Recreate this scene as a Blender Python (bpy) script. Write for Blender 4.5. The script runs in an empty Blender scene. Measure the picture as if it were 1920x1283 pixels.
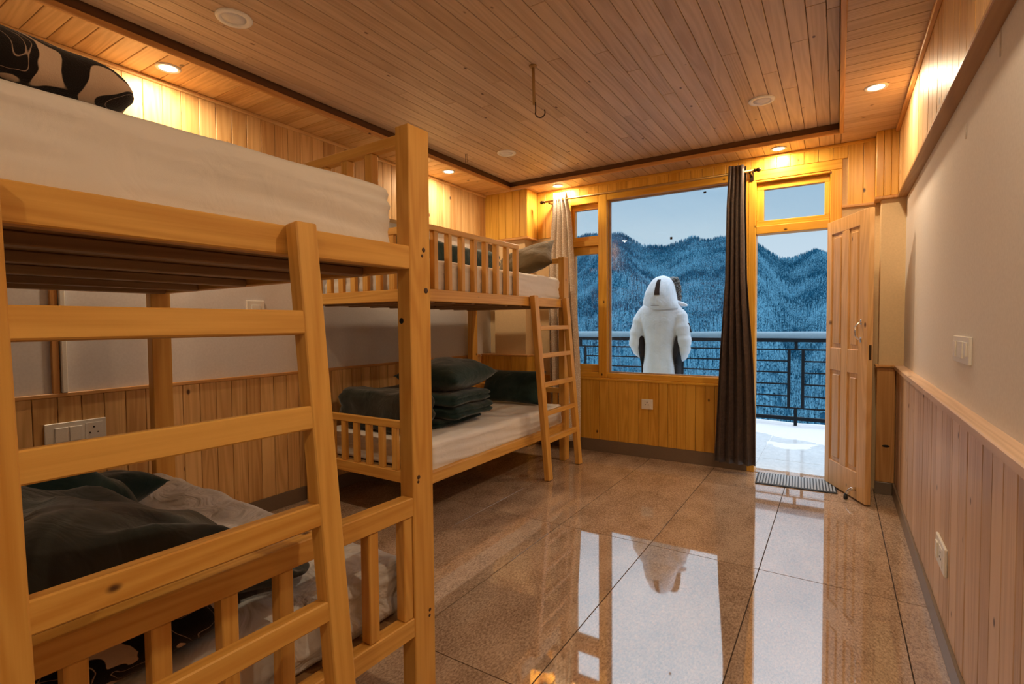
import bpy, bmesh, math, random
import numpy as np
from mathutils import Vector, Matrix, noise as mnoise

SC = bpy.context.scene
COL = SC.collection
RND = random.Random(7)
PI = math.pi

# ------------------------------------------------------------------ camera
CAMH = 1.25
def cam_axes(yaw, pitch, roll):
    cy, sy = math.cos(yaw), math.sin(yaw)
    fwd = np.array([-sy*math.cos(pitch), cy*math.cos(pitch), math.sin(pitch)])
    r = np.array([cy, sy, 0.0]); u = np.cross(r, fwd)
    r2 = r*math.cos(roll)+u*math.sin(roll); u2 = -r*math.sin(roll)+u*math.cos(roll)
    return r2, u2, fwd
r_, u_, f_ = cam_axes(.564179, -.035281, -.0081638)
cam = bpy.data.cameras.new('camera'); cam.sensor_width = 36; cam.lens = 963.905/1920*36
cam.clip_start = .02; cam.clip_end = 6000
camo = bpy.data.objects.new('camera', cam); COL.objects.link(camo)
camo.matrix_world = Matrix(((r_[0], u_[0], -f_[0], 0), (r_[1], u_[1], -f_[1], 0), (r_[2], u_[2], -f_[2], CAMH), (0, 0, 0, 1)))
SC.camera = camo
def ray(px, py):
    return r_*((px-960)/963.905) - u_*((py-641.5)/963.905) + f_

# ------------------------------------------------------------------ world, exposure
SC.view_settings.view_transform = 'Standard'; SC.view_settings.look = 'None'
SC.view_settings.exposure = 0.0; SC.view_settings.gamma = 1.0
SC.view_settings.use_curve_mapping = False
w = bpy.data.worlds.new('overcast_sky'); SC.world = w; w.use_nodes = True
nt = w.node_tree; nt.nodes.clear()
def nnew(t, k, **kw):
    n = t.nodes.new(k)
    for a, b in kw.items(): setattr(n, a, b)
    return n
_o = nnew(nt, 'ShaderNodeOutputWorld'); _b = nnew(nt, 'ShaderNodeBackground')
_tc = nnew(nt, 'ShaderNodeTexCoord'); _sx = nnew(nt, 'ShaderNodeSeparateXYZ')
_nz = nnew(nt, 'ShaderNodeTexNoise'); _nz.inputs['Scale'].default_value = 3.2; _nz.inputs['Detail'].default_value = 5
_mp = nnew(nt, 'ShaderNodeMapping'); _mp.inputs['Scale'].default_value = (1, 1, 2.6)
_ma = nnew(nt, 'ShaderNodeMath', operation='MULTIPLY_ADD'); _ma.inputs[1].default_value = .16; 
_sb = nnew(nt, 'ShaderNodeMath', operation='SUBTRACT'); _sb.inputs[1].default_value = .08
_rp = nnew(nt, 'ShaderNodeValToRGB')
L = nt.links.new
L(_tc.outputs['Generated'], _sx.inputs[0]); L(_tc.outputs['Generated'], _mp.inputs[0]); L(_mp.outputs[0], _nz.inputs[0])
L(_nz.outputs[0], _ma.inputs[0]); L(_sx.outputs['Z'], _ma.inputs[2]); L(_ma.outputs[0], _sb.inputs[0]); L(_sb.outputs[0], _rp.inputs[0])
SKY = [(0.0, (.62, .74, .85)), (.15, (.54, .69, .81)), (.24, (.40, .58, .75)), (.55, (1.85, 2.1, 2.35)), (1.0, (2.5, 2.75, 3.0))]
els = _rp.color_ramp.elements
while len(els) < len(SKY): els.new(.5)
for e, (p, c) in zip(els, SKY): e.position = p; e.color = (*c, 1)
L(_rp.outputs[0], _b.inputs[0]); _b.inputs[1].default_value = 1.0; L(_b.outputs[0], _o.inputs[0])

LAMP_COL = (1.0, .75, .47)
LAMP_W = 11.0

# ------------------------------------------------------------------ materials
def mat(name):
    m = bpy.data.materials.new(name); m.use_nodes = True
    t = m.node_tree; b = t.nodes['Principled BSDF']
    return m, t, b
def flat(name, col, rough=.5, metal=0.0, spec=.5, bump=0, bscale=200):
    m, t, b = mat(name)
    tc = nnew(t, 'ShaderNodeTexCoord'); nz = nnew(t, 'ShaderNodeTexNoise'); nz.inputs['Scale'].default_value = bscale
    nz.inputs['Detail'].default_value = 3
    mx = nnew(t, 'ShaderNodeMix', data_type='RGBA'); mx.inputs[6].default_value = (*[c*.9 for c in col], 1); mx.inputs[7].default_value = (*[min(1, c*1.08) for c in col], 1)
    t.links.new(tc.outputs['Object'], nz.inputs[0]); t.links.new(nz.outputs[0], mx.inputs[0]); t.links.new(mx.outputs[2], b.inputs['Base Color'])
    b.inputs['Roughness'].default_value = rough; b.inputs['Metallic'].default_value = metal; b.inputs['Specular IOR Level'].default_value = spec
    if bump:
        bp = nnew(t, 'ShaderNodeBump'); bp.inputs['Strength'].default_value = bump; bp.inputs['Distance'].default_value = .002
        t.links.new(nz.outputs[0], bp.inputs['Height']); t.links.new(bp.outputs[0], b.inputs['Normal'])
    return m
def wood(name, axis, light, dark, knot=(.09, .035, .012), rough=.45, ring=1.0, vary=.25, knots=.034, spec=.4):
    m, t, b = mat(name); K = t.links.new
    tc = nnew(t, 'ShaderNodeTexCoord'); oi = nnew(t, 'ShaderNodeObjectInfo')
    mu = nnew(t, 'ShaderNodeMath', operation='MULTIPLY'); mu.inputs[1].default_value = 71.3; K(oi.outputs['Random'], mu.inputs[0])
    ad = nnew(t, 'ShaderNodeVectorMath', operation='ADD'); K(tc.outputs['Object'], ad.inputs[0]); K(mu.outputs[0], ad.inputs[1])
    def scaled(lo, cr):
        mp = nnew(t, 'ShaderNodeMapping'); s = [cr]*3; s[axis] = lo; mp.inputs['Scale'].default_value = s; K(ad.outputs[0], mp.inputs[0]); return mp
    n1 = nnew(t, 'ShaderNodeTexNoise'); n1.inputs['Scale'].default_value = 1; n1.inputs['Detail'].default_value = 1.5; n1.inputs['Distortion'].default_value = .3
    K(scaled(.55, 9).outputs[0], n1.inputs[0])
    m1 = nnew(t, 'ShaderNodeMath', operation='MULTIPLY'); m1.inputs[1].default_value = 62; K(n1.outputs[0], m1.inputs[0])
    sn = nnew(t, 'ShaderNodeMath', operation='SINE'); K(m1.outputs[0], sn.inputs[0])
    n2 = nnew(t, 'ShaderNodeTexNoise'); n2.inputs['Scale'].default_value = 1; n2.inputs['Detail'].default_value = 3
    K(scaled(4, 160).outputs[0], n2.inputs[0])
    n3 = nnew(t, 'ShaderNodeTexNoise'); n3.inputs['Scale'].default_value = 1; n3.inputs['Detail'].default_value = 3
    K(scaled(1.2, 7).outputs[0], n3.inputs[0])
    # f = .5 + ring*.16*sin + .35*(n2-.5) + .7*(n3-.5)
    def madd(x, k, c):
        q = nnew(t, 'ShaderNodeMath', operation='MULTIPLY_ADD'); K(x, q.inputs[0]); q.inputs[1].default_value = k
        if isinstance(c, float): q.inputs[2].default_value = c
        else: K(c, q.inputs[2])
        return q.outputs[0]
    f = madd(sn.outputs[0], .15*ring, .0-.02); f = madd(n2.outputs[0], .45, f); f = madd(n3.outputs[0], .6, f)
    f = madd(oi.outputs['Random'], vary*2, f); f = madd(f, 1.0, -vary)
    cr = nnew(t, 'ShaderNodeValToRGB'); cr.color_ramp.elements[0].position = .2; cr.color_ramp.elements[1].position = .85
    cr.color_ramp.elements[0].color = (*light, 1); cr.color_ramp.elements[1].color = (*dark, 1); K(f, cr.inputs[0])
    vo = nnew(t, 'ShaderNodeTexVoronoi'); vo.inputs['Scale'].default_value = 1; K(scaled(4.6, 7.5).outputs[0], vo.inputs[0])
    kr = nnew(t, 'ShaderNodeMapRange', interpolation_type='SMOOTHSTEP'); kr.inputs[1].default_value = knots*2.4; kr.inputs[2].default_value = knots*.9; kr.inputs[3].default_value = 0; kr.inputs[4].default_value = 1
    K(vo.outputs['Distance'], kr.inputs[0])
    mx = nnew(t, 'ShaderNodeMix', data_type='RGBA'); K(kr.outputs[0], mx.inputs[0]); K(cr.outputs[0], mx.inputs[6]); mx.inputs[7].default_value = (*knot, 1)
    K(mx.outputs[2], b.inputs['Base Color'])
    b.inputs['Roughness'].default_value = rough; b.inputs['Specular IOR Level'].default_value = spec
    bp = nnew(t, 'ShaderNodeBump'); bp.inputs['Strength'].default_value = .15; bp.inputs['Distance'].default_value = .002
    K(n2.outputs[0], bp.inputs['Height']); K(bp.outputs[0], b.inputs['Normal'])
    return m
def wood3(name, *a, **k):
    return [wood('%s_%s' % (name, 'xyz'[i]), i, *a, **k) for i in range(3)]
W_BED = wood3('pine_bed', (.80, .46, .115), (.61, .285, .05), vary=.12, knots=.033)
W_CEIL = wood3('pine_ceiling', (.68, .49, .33), (.50, .33, .20), vary=.19)
W_WALL = wood3('pine_cladding', (.80, .52, .23), (.56, .31, .11), vary=.30, knots=.042)
W_FAR = wood3('varnished_cladding', (.84, .49, .085), (.63, .31, .035), vary=.16, rough=.35, knots=.042)
W_FRAME = wood3('varnished_frame', (.86, .49, .07), (.68, .32, .03), vary=.10, rough=.3)
W_DOOR = wood3('door_pine', (.74, .46, .21), (.54, .29, .11), vary=.08, rough=.35, knots=.05)
W_TRIM = wood3('trim_pine', (.70, .38, .14), (.50, .23, .06), vary=.12, rough=.4)
W_WAIN = wood3('pale_wainscot', (.74, .54, .40), (.55, .37, .25), vary=.42)
W_DECK_SHADE = wood3('shaded_deck_wood', (.40, .24, .11), (.26, .14, .06), vary=.15)  # bed boards and slats: shade under the deck put into the wood colour
W_UNDER = wood3('shaded_underside_trim', (.46, .25, .10), (.32, .15, .05), vary=.12, rough=.4)  # darker trim colour paints in the shade of the cladding underside
W_DARK = flat('groove_brown', (.16, .07, .025), .8)
PLASTER = flat('white_plaster', (.76, .75, .78), .85, bump=.08, bscale=90)
PLASTER_R = flat('right_plaster', (.74, .71, .70), .8, bump=.08, bscale=90)
CREAM = flat('cream_plaster', (.76, .58, .34), .8, bump=.08, bscale=90)
GREYSTONE = flat('skirting_stone', (.20, .15, .11), .35, bscale=60)
WHITE = flat('white_plastic', (.86, .85, .82), .3)
CHROME = flat('chrome', (.8, .8, .8), .12, 1.0)
BLACKRUB = flat('black_rubber', (.012, .012, .014), .6)
BLACKIRON = flat('black_iron', (.006, .009, .013), .6, spec=.15)
BRONZE = flat('dark_bronze', (.06, .035, .02), .35, .7)
BRASS = flat('aged_brass', (.50, .30, .09), .4, .6)
SNOW = flat('snow', (.62, .65, .70), .7, bump=.4, bscale=40)
SNOWCAP = flat('shaded_snow', (.18, .28, .36), .7, bump=.8, bscale=45)  # railing snow with its shading put into a darker colour
DARKHOLE = flat('dark_hole', (.01, .01, .01), .7)
PAINTROD = flat('painted_rod', (.42, .26, .10), .5)

def fabric(name, c1, c2, scale=3, rough=.9, sheen=.3, weave=600, bump=.3, wr=0.0):
    m, t, b = mat(name); K = t.links.new
    tc = nnew(t, 'ShaderNodeTexCoord')
    n1 = nnew(t, 'ShaderNodeTexNoise'); n1.inputs['Scale'].default_value = scale; n1.inputs['Detail'].default_value = 4; K(tc.outputs['Object'], n1.inputs[0])
    rp = nnew(t, 'ShaderNodeValToRGB'); rp.color_ramp.elements[0].position = .35; rp.color_ramp.elements[1].position = .68
    rp.color_ramp.elements[0].color = (*c1, 1); rp.color_ramp.elements[1].color = (*c2, 1); K(n1.outputs[0], rp.inputs[0]); K(rp.outputs[0], b.inputs['Base Color'])
    n2 = nnew(t, 'ShaderNodeTexNoise'); n2.inputs['Scale'].default_value = weave; K(tc.outputs['Object'], n2.inputs[0])
    bp = nnew(t, 'ShaderNodeBump'); bp.inputs['Strength'].default_value = bump; bp.inputs['Distance'].default_value = .001; K(n2.outputs[0], bp.inputs['Height'])
    last = bp
    if wr:
        n3 = nnew(t, 'ShaderNodeTexNoise'); n3.inputs['Scale'].default_value = 7; n3.inputs['Detail'].default_value = 3; n3.inputs['Distortion'].default_value = 1.5; K(tc.outputs['Object'], n3.inputs[0])
        b2 = nnew(t, 'ShaderNodeBump'); b2.inputs['Strength'].default_value = wr; b2.inputs['Distance'].default_value = .02; K(n3.outputs[0], b2.inputs['Height']); K(bp.outputs[0], b2.inputs['Normal']); last = b2
    K(last.outputs[0], b.inputs['Normal']); b.inputs['Roughness'].default_value = rough
    b.inputs['Sheen Weight'].default_value = sheen; b.inputs['Specular IOR Level'].default_value = .15
    return m
SHEET = fabric('white_sheet', (.76, .73, .70), (.82, .79, .77), wr=.25)
SHEET_G = fabric('grey_white_sheet', (.58, .58, .60), (.78, .77, .78), wr=1.3)
GREEN = fabric('dark_green_wool', (.009, .026, .026), (.020, .046, .043), scale=5, wr=.5)
OLIVE = fabric('brown_green_wool', (.013, .022, .020), (.034, .032, .025), scale=5, wr=.5)
BROWNPIL = fabric('olive_brown_cotton', (.070, .046, .018), (.105, .068, .027), scale=5, wr=.5)
def fleece():
    m, t, b = mat('patterned_fleece'); K = t.links.new
    tc = nnew(t, 'ShaderNodeTexCoord'); n1 = nnew(t, 'ShaderNodeTexNoise'); n1.inputs['Scale'].default_value = 7.5; n1.inputs['Detail'].default_value = .4; n1.inputs['Distortion'].default_value = 2.6
    K(tc.outputs['Object'], n1.inputs[0])
    rp = nnew(t, 'ShaderNodeValToRGB'); rp.color_ramp.interpolation = 'EASE'
    e = rp.color_ramp.elements; e[0].position = .0; e[0].color = (.013, .009, .008, 1); e[1].position = 1; e[1].color = (.55, .40, .29, 1)
    for p, c in ((.585, (.013, .009, .008)), (.60, (.58, .43, .31)), (.405, (.013, .009, .008)), (.42, (.42, .30, .22)), (.432, (.013, .009, .008))):
        q = e.new(p); q.color = (*c, 1)
    K(n1.outputs[0], rp.inputs[0]); K(rp.outputs[0], b.inputs['Base Color'])
    n2 = nnew(t, 'ShaderNodeTexNoise'); n2.inputs['Scale'].default_value = 400; K(tc.outputs['Object'], n2.inputs[0])
    bp = nnew(t, 'ShaderNodeBump'); bp.inputs['Strength'].default_value = .6; bp.inputs['Distance'].default_value = .002; K(n2.outputs[0], bp.inputs['Height']); K(bp.outputs[0], b.inputs['Normal'])
    b.inputs['Roughness'].default_value = .95; b.inputs['Sheen Weight'].default_value = .2; b.inputs['Specular IOR Level'].default_value = .1
    return m
FLEECE = fleece()
def tile_mat(name, c1, c2, spec, rough, sc=55):
    m, t, b = mat(name); K = t.links.new
    tc = nnew(t, 'ShaderNodeTexCoord'); oi = nnew(t, 'ShaderNodeObjectInfo')
    ad = nnew(t, 'ShaderNodeVectorMath', operation='ADD'); K(tc.outputs['Object'], ad.inputs[0])
    mu = nnew(t, 'ShaderNodeMath', operation='MULTIPLY'); mu.inputs[1].default_value = 31.7; K(oi.outputs['Random'], mu.inputs[0]); K(mu.outputs[0], ad.inputs[1])
    mp = nnew(t, 'ShaderNodeMapping'); mp.inputs['Scale'].default_value = (1, .55, 1); mp.inputs['Rotation'].default_value = (0, 0, .5); K(ad.outputs[0], mp.inputs[0])
    n1 = nnew(t, 'ShaderNodeTexNoise'); n1.inputs['Scale'].default_value = sc; n1.inputs['Detail'].default_value = 5; n1.inputs['Roughness'].default_value = .7; K(mp.outputs[0], n1.inputs[0])
    n2 = nnew(t, 'ShaderNodeTexNoise'); n2.inputs['Scale'].default_value = 7; n2.inputs['Detail'].default_value = 3; K(mp.outputs[0], n2.inputs[0])
    q = nnew(t, 'ShaderNodeMath', operation='MULTIPLY_ADD'); q.inputs[1].default_value = .35; K(n2.outputs[0], q.inputs[0]); K(n1.outputs[0], q.inputs[2])
    rp = nnew(t, 'ShaderNodeValToRGB'); rp.color_ramp.elements[0].position = .48; rp.color_ramp.elements[1].position = .86
    rp.color_ramp.elements[0].color = (*c1, 1); rp.color_ramp.elements[1].color = (*c2, 1); K(q.outputs[0], rp.inputs[0]); K(rp.outputs[0], b.inputs['Base Color'])
    b.inputs['Roughness'].default_value = rough; b.inputs['IOR'].default_value = spec
    return m
TILE = tile_mat('polished_granite_tile', (.21, .13, .085), (.62, .46, .34), 2.7, .03, 130)
TILE_OUT = tile_mat('wet_balcony_tile', (.50, .53, .57), (.62, .65, .69), 1.7, .12, 30)
GROUT = flat('grout', (.05, .03, .02), .9)
def glass_mat():
    m = bpy.data.materials.new('window_glass'); m.use_nodes = True; t = m.node_tree; t.nodes.clear(); K = t.links.new
    o = nnew(t, 'ShaderNodeOutputMaterial'); tr = nnew(t, 'ShaderNodeBsdfTransparent'); gl = nnew(t, 'ShaderNodeBsdfGlossy'); mx = nnew(t, 'ShaderNodeMixShader')
    fr = nnew(t, 'ShaderNodeFresnel'); fr.inputs['IOR'].default_value = 1.45; gl.inputs['Roughness'].default_value = 0.0
    tr.inputs[0].default_value = (.96, .985, .99, 1)
    K(fr.outputs[0], mx.inputs[0]); K(tr.outputs[0], mx.inputs[1]); K(gl.outputs[0], mx.inputs[2]); K(mx.outputs[0], o.inputs[0]); return m
GLASS = glass_mat()
def emit(name, col, s):
    m = bpy.data.materials.new(name); m.use_nodes = True; t = m.node_tree; t.nodes.clear()
    o = nnew(t, 'ShaderNodeOutputMaterial'); e = nnew(t, 'ShaderNodeEmission'); e.inputs[0].default_value = (*col, 1); e.inputs[1].default_value = s
    t.links.new(e.outputs[0], o.inputs[0]); return m
LENS = emit('lit_lens', (1, .86, .62), 9)

# ------------------------------------------------------------------ mesh helpers
def chamfer_box(sx, sy, sz, c):
    h = (sx/2, sy/2, sz/2); c = min(c, min(h)*.45)
    V = []; idx = {}
    for a in range(3):
        for s in (-1, 1, ):
            b, d = (a+1) % 3, (a+2) % 3
            for sb, sd in ((-1, -1), (1, -1), (1, 1), (-1, 1)):
                p = [0, 0, 0]; p[a] = s*h[a]; p[b] = sb*(h[b]-c); p[d] = sd*(h[d]-c)
                idx[(a, s, sb, sd)] = len(V); V.append(p)
    F = []
    for a in range(3):
        for s in (-1, 1):
            q = [idx[(a, s, -1, -1)], idx[(a, s, 1, -1)], idx[(a, s, 1, 1)], idx[(a, s, -1, 1)]]
            F.append(q if s > 0 else q[::-1])
    for a in range(3):          # edges parallel to axis a
        b, d = (a+1) % 3, (a+2) % 3
        for sb in (-1, 1):
            for sd in (-1, 1):
                # face b: (b, sb, s_d, s_a) ; face d: (d, sd, s_a, s_b)
                q = [idx[(b, sb, sd, -1)], idx[(b, sb, sd, 1)], idx[(d, sd, 1, sb)], idx[(d, sd, -1, sb)]]
                F.append(q if sb*sd < 0 else q[::-1])
    for sx_ in (-1, 1):
        for sy_ in (-1, 1):
            for sz_ in (-1, 1):
                q = [idx[(0, sx_, sy_, sz_)], idx[(1, sy_, sz_, sx_)], idx[(2, sz_, sx_, sy_)]]
                F.append(q if sx_*sy_*sz_ > 0 else q[::-1])
    return V, F
_mc = {}
def mesh_from(name, V, F, m, smooth=False):
    me = bpy.data.meshes.new(name); me.from_pydata([tuple(v) for v in V], [], F); me.update()
    if m: me.materials.append(m)
    if smooth: me.polygons.foreach_set('use_smooth', [True]*len(me.polygons))
    return me
def place(o, parent):
    COL.objects.link(o)
    if parent:
        o.parent = parent
        o.location = Vector(o.location) - Vector(parent.get('_base', (0, 0, 0)))
    return o
def box(name, lo, hi, m, parent=None, c=.002, label=None):
    lo, hi = Vector(lo), Vector(hi); d = hi-lo
    if isinstance(m, list): m = m[max(range(3), key=lambda i: d[i])]
    key = (round(d.x, 4), round(d.y, 4), round(d.z, 4), m.name, c)
    if key not in _mc:
        V, F = chamfer_box(*d, c); _mc[key] = mesh_from(name, V, F, m)
    o = bpy.data.objects.new(name, _mc[key]); o.location = (lo+hi)/2
    o['_base'] = tuple(o.location)
    place(o, parent)
    if label: o['label'] = label
    return o
def mobj(name, V, F, m, parent=None, smooth=True, loc=(0, 0, 0), label=None):
    """vertices relative to loc"""
    if isinstance(m, list):
        A = np.array([tuple(v) for v in V]); m = m[int(np.argmax(A.max(0)-A.min(0)))]
    o = bpy.data.objects.new(name, mesh_from(name, V, F, m, smooth)); o.location = loc; o['_base'] = tuple(loc)
    place(o, parent)
    if label: o['label'] = label
    return o
def empty(name, loc, label=None, cat=None, group=None, rz=0):
    o = bpy.data.objects.new(name, None); o.empty_display_size = .1; o.location = loc; o['_base'] = tuple(loc); o.rotation_euler = (0, 0, rz)
    COL.objects.link(o); tag(o, label, cat, group); return o
def tag(o, label=None, cat=None, group=None):
    if label: o['label'] = label
    if cat: o['category'] = cat
    if group: o['group'] = group
    return o
def struct(o, label=None):
    o['kind'] = 'structure'
    if label: o['label'] = label
    return o
class MB:
    def __init__(s): s.V = []; s.F = []
    def add(s, V, F):
        k = len(s.V); s.V += [tuple(v) for v in V]; s.F += [[i+k for i in f] for f in F]; return s
    def box(s, lo, hi, c=.001):
        lo, hi = Vector(lo), Vector(hi); V, F = chamfer_box(*(hi-lo), c); q = (lo+hi)/2
        return s.add([Vector(v)+q for v in V], F)
    def tube(s, pts, rad, n=10, cap=True, ell=None):
        pts = [Vector(p) for p in pts]; rs = rad if hasattr(rad, '__len__') else [rad]*len(pts)
        V, F = [], []; up = None
        for i, p in enumerate(pts):
            d = (pts[min(i+1, len(pts)-1)]-pts[max(i-1, 0)]).normalized()
            if up is None:
                up = Vector((0, 0, 1)) if abs(d.z) < .9 else Vector((0, 1, 0))
            a = d.cross(up)
            if a.length < 1e-5: a = d.cross(Vector((1, 0, 0)))
            a.normalize(); b = a.cross(d); up = b
            for k in range(n):
                t = 2*PI*k/n; e = ell[i] if ell else 1
                V.append(p + a*math.cos(t)*rs[i] + b*math.sin(t)*rs[i]*e)
        for i in range(len(pts)-1):
            for k in range(n):
                F.append([i*n+k, i*n+(k+1) % n, (i+1)*n+(k+1) % n, (i+1)*n+k])
        if cap: F.append(list(range(n))[::-1]); F.append([(len(pts)-1)*n+k for k in range(n)])
        return s.add(V, F)
    def lathe(s, prof, c=(0, 0, 0), n=24, axis='z'):
        V, F = [], []
        for r, z in prof:
            for k in range(n):
                t = 2*PI*k/n; p = (r*math.cos(t), r*math.sin(t), z)
                if axis == 'x': p = (p[2], p[0], p[1])
                if axis == 'y': p = (p[1], p[2], p[0])
                V.append(Vector(p)+Vector(c))
        for i in range(len(prof)-1):
            for k in range(n): F.append([i*n+k, i*n+(k+1) % n, (i+1)*n+(k+1) % n, (i+1)*n+k])
        F.append(list(range(n))[::-1]); F.append([(len(prof)-1)*n+k for k in range(n)])
        return s.add(V, F)
    def obj(s, name, m, parent=None, smooth=False, loc=None, label=None):
        if loc is None: loc = tuple(parent['_base']) if parent else tuple(np.mean(np.array(s.V), 0))
        V = [(v[0]-loc[0], v[1]-loc[1], v[2]-loc[2]) for v in s.V]
        return mobj(name, V, s.F, m, parent, smooth, loc, label)
def rgrid(sx, sy, sz, r, nx, ny, nz, fn=None):
    """rounded box surface as a fine grid, vertices centred on the origin; fn displaces"""
    h = np.array([sx, sy, sz])/2; n = (nx, ny, nz); V = []; ix = {}; F = []
    def par(i, N, hh):
        # denser near the ends
        t = i/N*2-1; return hh*(math.copysign(abs(t)**.75, t))
    def vid(i, j, k):
        key = (i, j, k)
        if key in ix: return ix[key]
        p = np.array([par(i, nx, h[0]), par(j, ny, h[1]), par(k, nz, h[2])])
        q = np.clip(p, -(h-r), h-r); d = p-q; l = np.linalg.norm(d)
        p2 = q + d/l*r if l > 1e-9 else p
        ix[key] = len(V); V.append(p2); return ix[key]
    for a in range(3):
        b, d = (a+1) % 3, (a+2) % 3
        for s in (0, n[a]):
            for i in range(n[b]):
                for j in range(n[d]):
                    q = []
                    for (u, v) in ((i, j), (i+1, j), (i+1, j+1), (i, j+1)):
                        c = [0, 0, 0]; c[a] = s; c[b] = u; c[d] = v; q.append(vid(*c))
                    F.append(q if s else q[::-1])
    if fn: V = [fn(Vector(v)) for v in V]
    return V, F
def nz(p, s, seed=0): return mnoise.noise(Vector(p)*s + Vector((seed*13.7, seed*7.1, seed*3.3)))
def fbm(p, s, seed=0, o=3): return sum(nz(p, s*2**k, seed+k)/(1.8**k) for k in range(o))

# ------------------------------------------------------------------ dimensions (metres)
XL, XLW, XLU = -3.21, -3.222, -3.13        # left wainscot face, plaster, upper cladding face
XR, XRW, XRU = .355, .40, .35              # right wainscot face, plaster, upper cladding face
YW = 4.66; YB = -1.6                       # window wall inner face, back wall
ZS, ZC = 2.59, 2.65                        # soffit, tray ceiling
TX0, TX1, TY1, TY0 = -2.765, -.003, 4.36, -.9  # ceiling tray
CAPZ = .93; UPZ = 2.12                     # wainscot cap, bottom of the upper cladding

# ------------------------------------------------------------------ floor
floor = struct(box('floor', (-3.4, YB-.1, -.12), (.55, YW+.14, -.004), GROUT, c=.001), 'polished brown granite tile floor of the dormitory')
gx = [-3.68+.56*k for k in range(9)]; gy = [2.82+1.355*k for k in range(-4, 3)]
g = .0022
for i in range(len(gx)-1):
    for j in range(len(gy)-1):
        x0, x1, y0, y1 = max(gx[i], -3.24), min(gx[i+1], .40), max(gy[j], YB), min(gy[j+1], YW+.005)
        if x1-x0 < .02 or y1-y0 < .02: continue
        box('tile', (x0+g, y0+g, -.012), (x1-g, y1-g, 0), TILE, floor, .0003)
struct(box('trim_1', (-.585, YW, -.02), (-.045, YW+.14, .004), TILE, c=.002), 'stone threshold under the open door')
bal = struct(box('balcony_floor', (-6.5, YW+.14, -.25), (3.5, 7.32, -.04), GROUT), 'wet snowy tiled balcony floor outside the door')
for i in range(17):
    for j in range(5):
        x0 = -6.4+.58*i; y0 = 4.81+.5*j
        box('tile', (x0, y0, -.05), (x0+.572, y0+.492, -.03), TILE_OUT, bal, .0015)
# snow patches melting on the balcony (one sheet)
def snow_sheet():
    V, F = [], []; nx, ny = 120, 40
    for j in range(ny+1):
        for i in range(nx+1):
            x = -6.4+9.8*i/nx; y = 4.86+2.4*j/ny
            edge = (y-6.05)/1.0
            h = fbm((x, y, 0), 1.6, 3)*.6 + edge*.9
            z = -.034 + max(-.004, min(.035, h*.028))
            V.append((x, y, z))
    for j in range(ny):
        for i in range(nx): F.append([j*(nx+1)+i, j*(nx+1)+i+1, (j+1)*(nx+1)+i+1, (j+1)*(nx+1)+i])
    o = mobj('snow', V, F, SNOW); o['kind'] = 'stuff'
    return tag(o, 'thin melting white snow lying on the balcony floor by the railing', 'snow')
snow_sheet()

# ------------------------------------------------------------------ ceiling
ceil = struct(box('ceiling', (-3.4, YB-.1, ZC+.012), (.55, YW+.14, ZC+.12), W_DARK, c=.001), 'pine plank ceiling with a raised centre tray')
def vsplit(a, b, lo, hi, rnd):
    """cut a run into board lengths"""
    out = [a]; 
    while True:
        n = out[-1]+rnd.uniform(lo, hi)
        if n > b-.25: break
        out.append(n)
    return out+[b]
k = 0
x = TX0+.004
while x < TX1-.01:
    x1 = min(x+.0795, TX1-.002)
    off = -RND.uniform(0, 1.6)
    cuts = [c for c in vsplit(TY0+off, TY1, 1.5, 2.6, RND) if c > TY0]
    cuts = [TY0]+cuts
    for a, b in zip(cuts[:-1], cuts[1:]):
        if b-a < .05: continue
        dz = RND.uniform(0, .0012)
        box('plank', (x+.0012, a+.001, ZC+dz), (x1-.0012, b-.001, ZC+.013+dz), W_CEIL, ceil, .0022)
    x = x1
# soffit boards around the tray
sof = struct(MB().box((-3.4, YB-.1, ZS+.012), (TX0-.02, YW+.1, ZC+.1), .001).box((TX1+.02, YB-.1, ZS+.012), (.55, YW+.1, ZC+.1), .001)
             .box((TX0-.02, TY1+.02, ZS+.012), (TX1+.02, YW+.1, ZC+.1), .001).box((TX0-.02, YB-.1, ZS+.012), (TX1+.02, TY0-.02, ZC+.1), .001)
             .obj('trim_2', W_DARK), 'lower plank soffit running round the ceiling tray')
y = -.32
while y < YW-.01:
    y1 = min(y+.0945, YW)
    box('plank', (XLU+.0, y+.0013, ZS), (TX0-.012, y1-.0013, ZS+.013), W_WALL, sof, .0022)
    box('plank', (TX1+.012, y+.0013, ZS), (XRU+.02, y1-.0013, ZS+.013), W_CEIL, sof, .0022)
    y = y1
x = TX0-.01
while x < TX1+.008:
    x1 = min(x+.0945, TX1+.01)
    box('plank', (x+.0013, TY1+.012, ZS), (x1-.0013, YW, ZS+.013), W_CEIL, sof, .0022)
    x = x1
# tray mouldings
TM = W_TRIM
for nm, lo, hi in (('left', (TX0-.022, TY0, ZS-.010), (TX0, TY1+.022, ZS+.022)), ('right', (TX1, TY0, ZS-.010), (TX1+.024, TY1+.022, ZS+.022)), ('far', (TX0, TY1, ZS-.010), (TX1, TY1+.022, ZS+.022))):
    t_ = struct(box('trim_3' if nm == 'left' else 'trim_4' if nm == 'right' else 'trim_5', lo, hi, TM, c=.004), 'brown moulding on the %s edge of the ceiling tray' % nm)
# cornice strips where cladding meets soffit
struct(box('trim_6', (XLU-.005, -.32, ZS-.022), (XLU+.014, YW, ZS), W_WALL, c=.004), 'thin cornice strip on the left under the soffit')
struct(box('trim_7', (XRU-.022, -.32, ZS-.026), (XRU+.002, 4.5, ZS), W_TRIM, c=.004), 'cornice strip on the right under the soffit')
struct(box('trim_8', (-2.62, YW-.018, ZS-.024), (.355, YW, ZS), W_FAR, c=.004), 'cornice strip above the window under the soffit')

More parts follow.
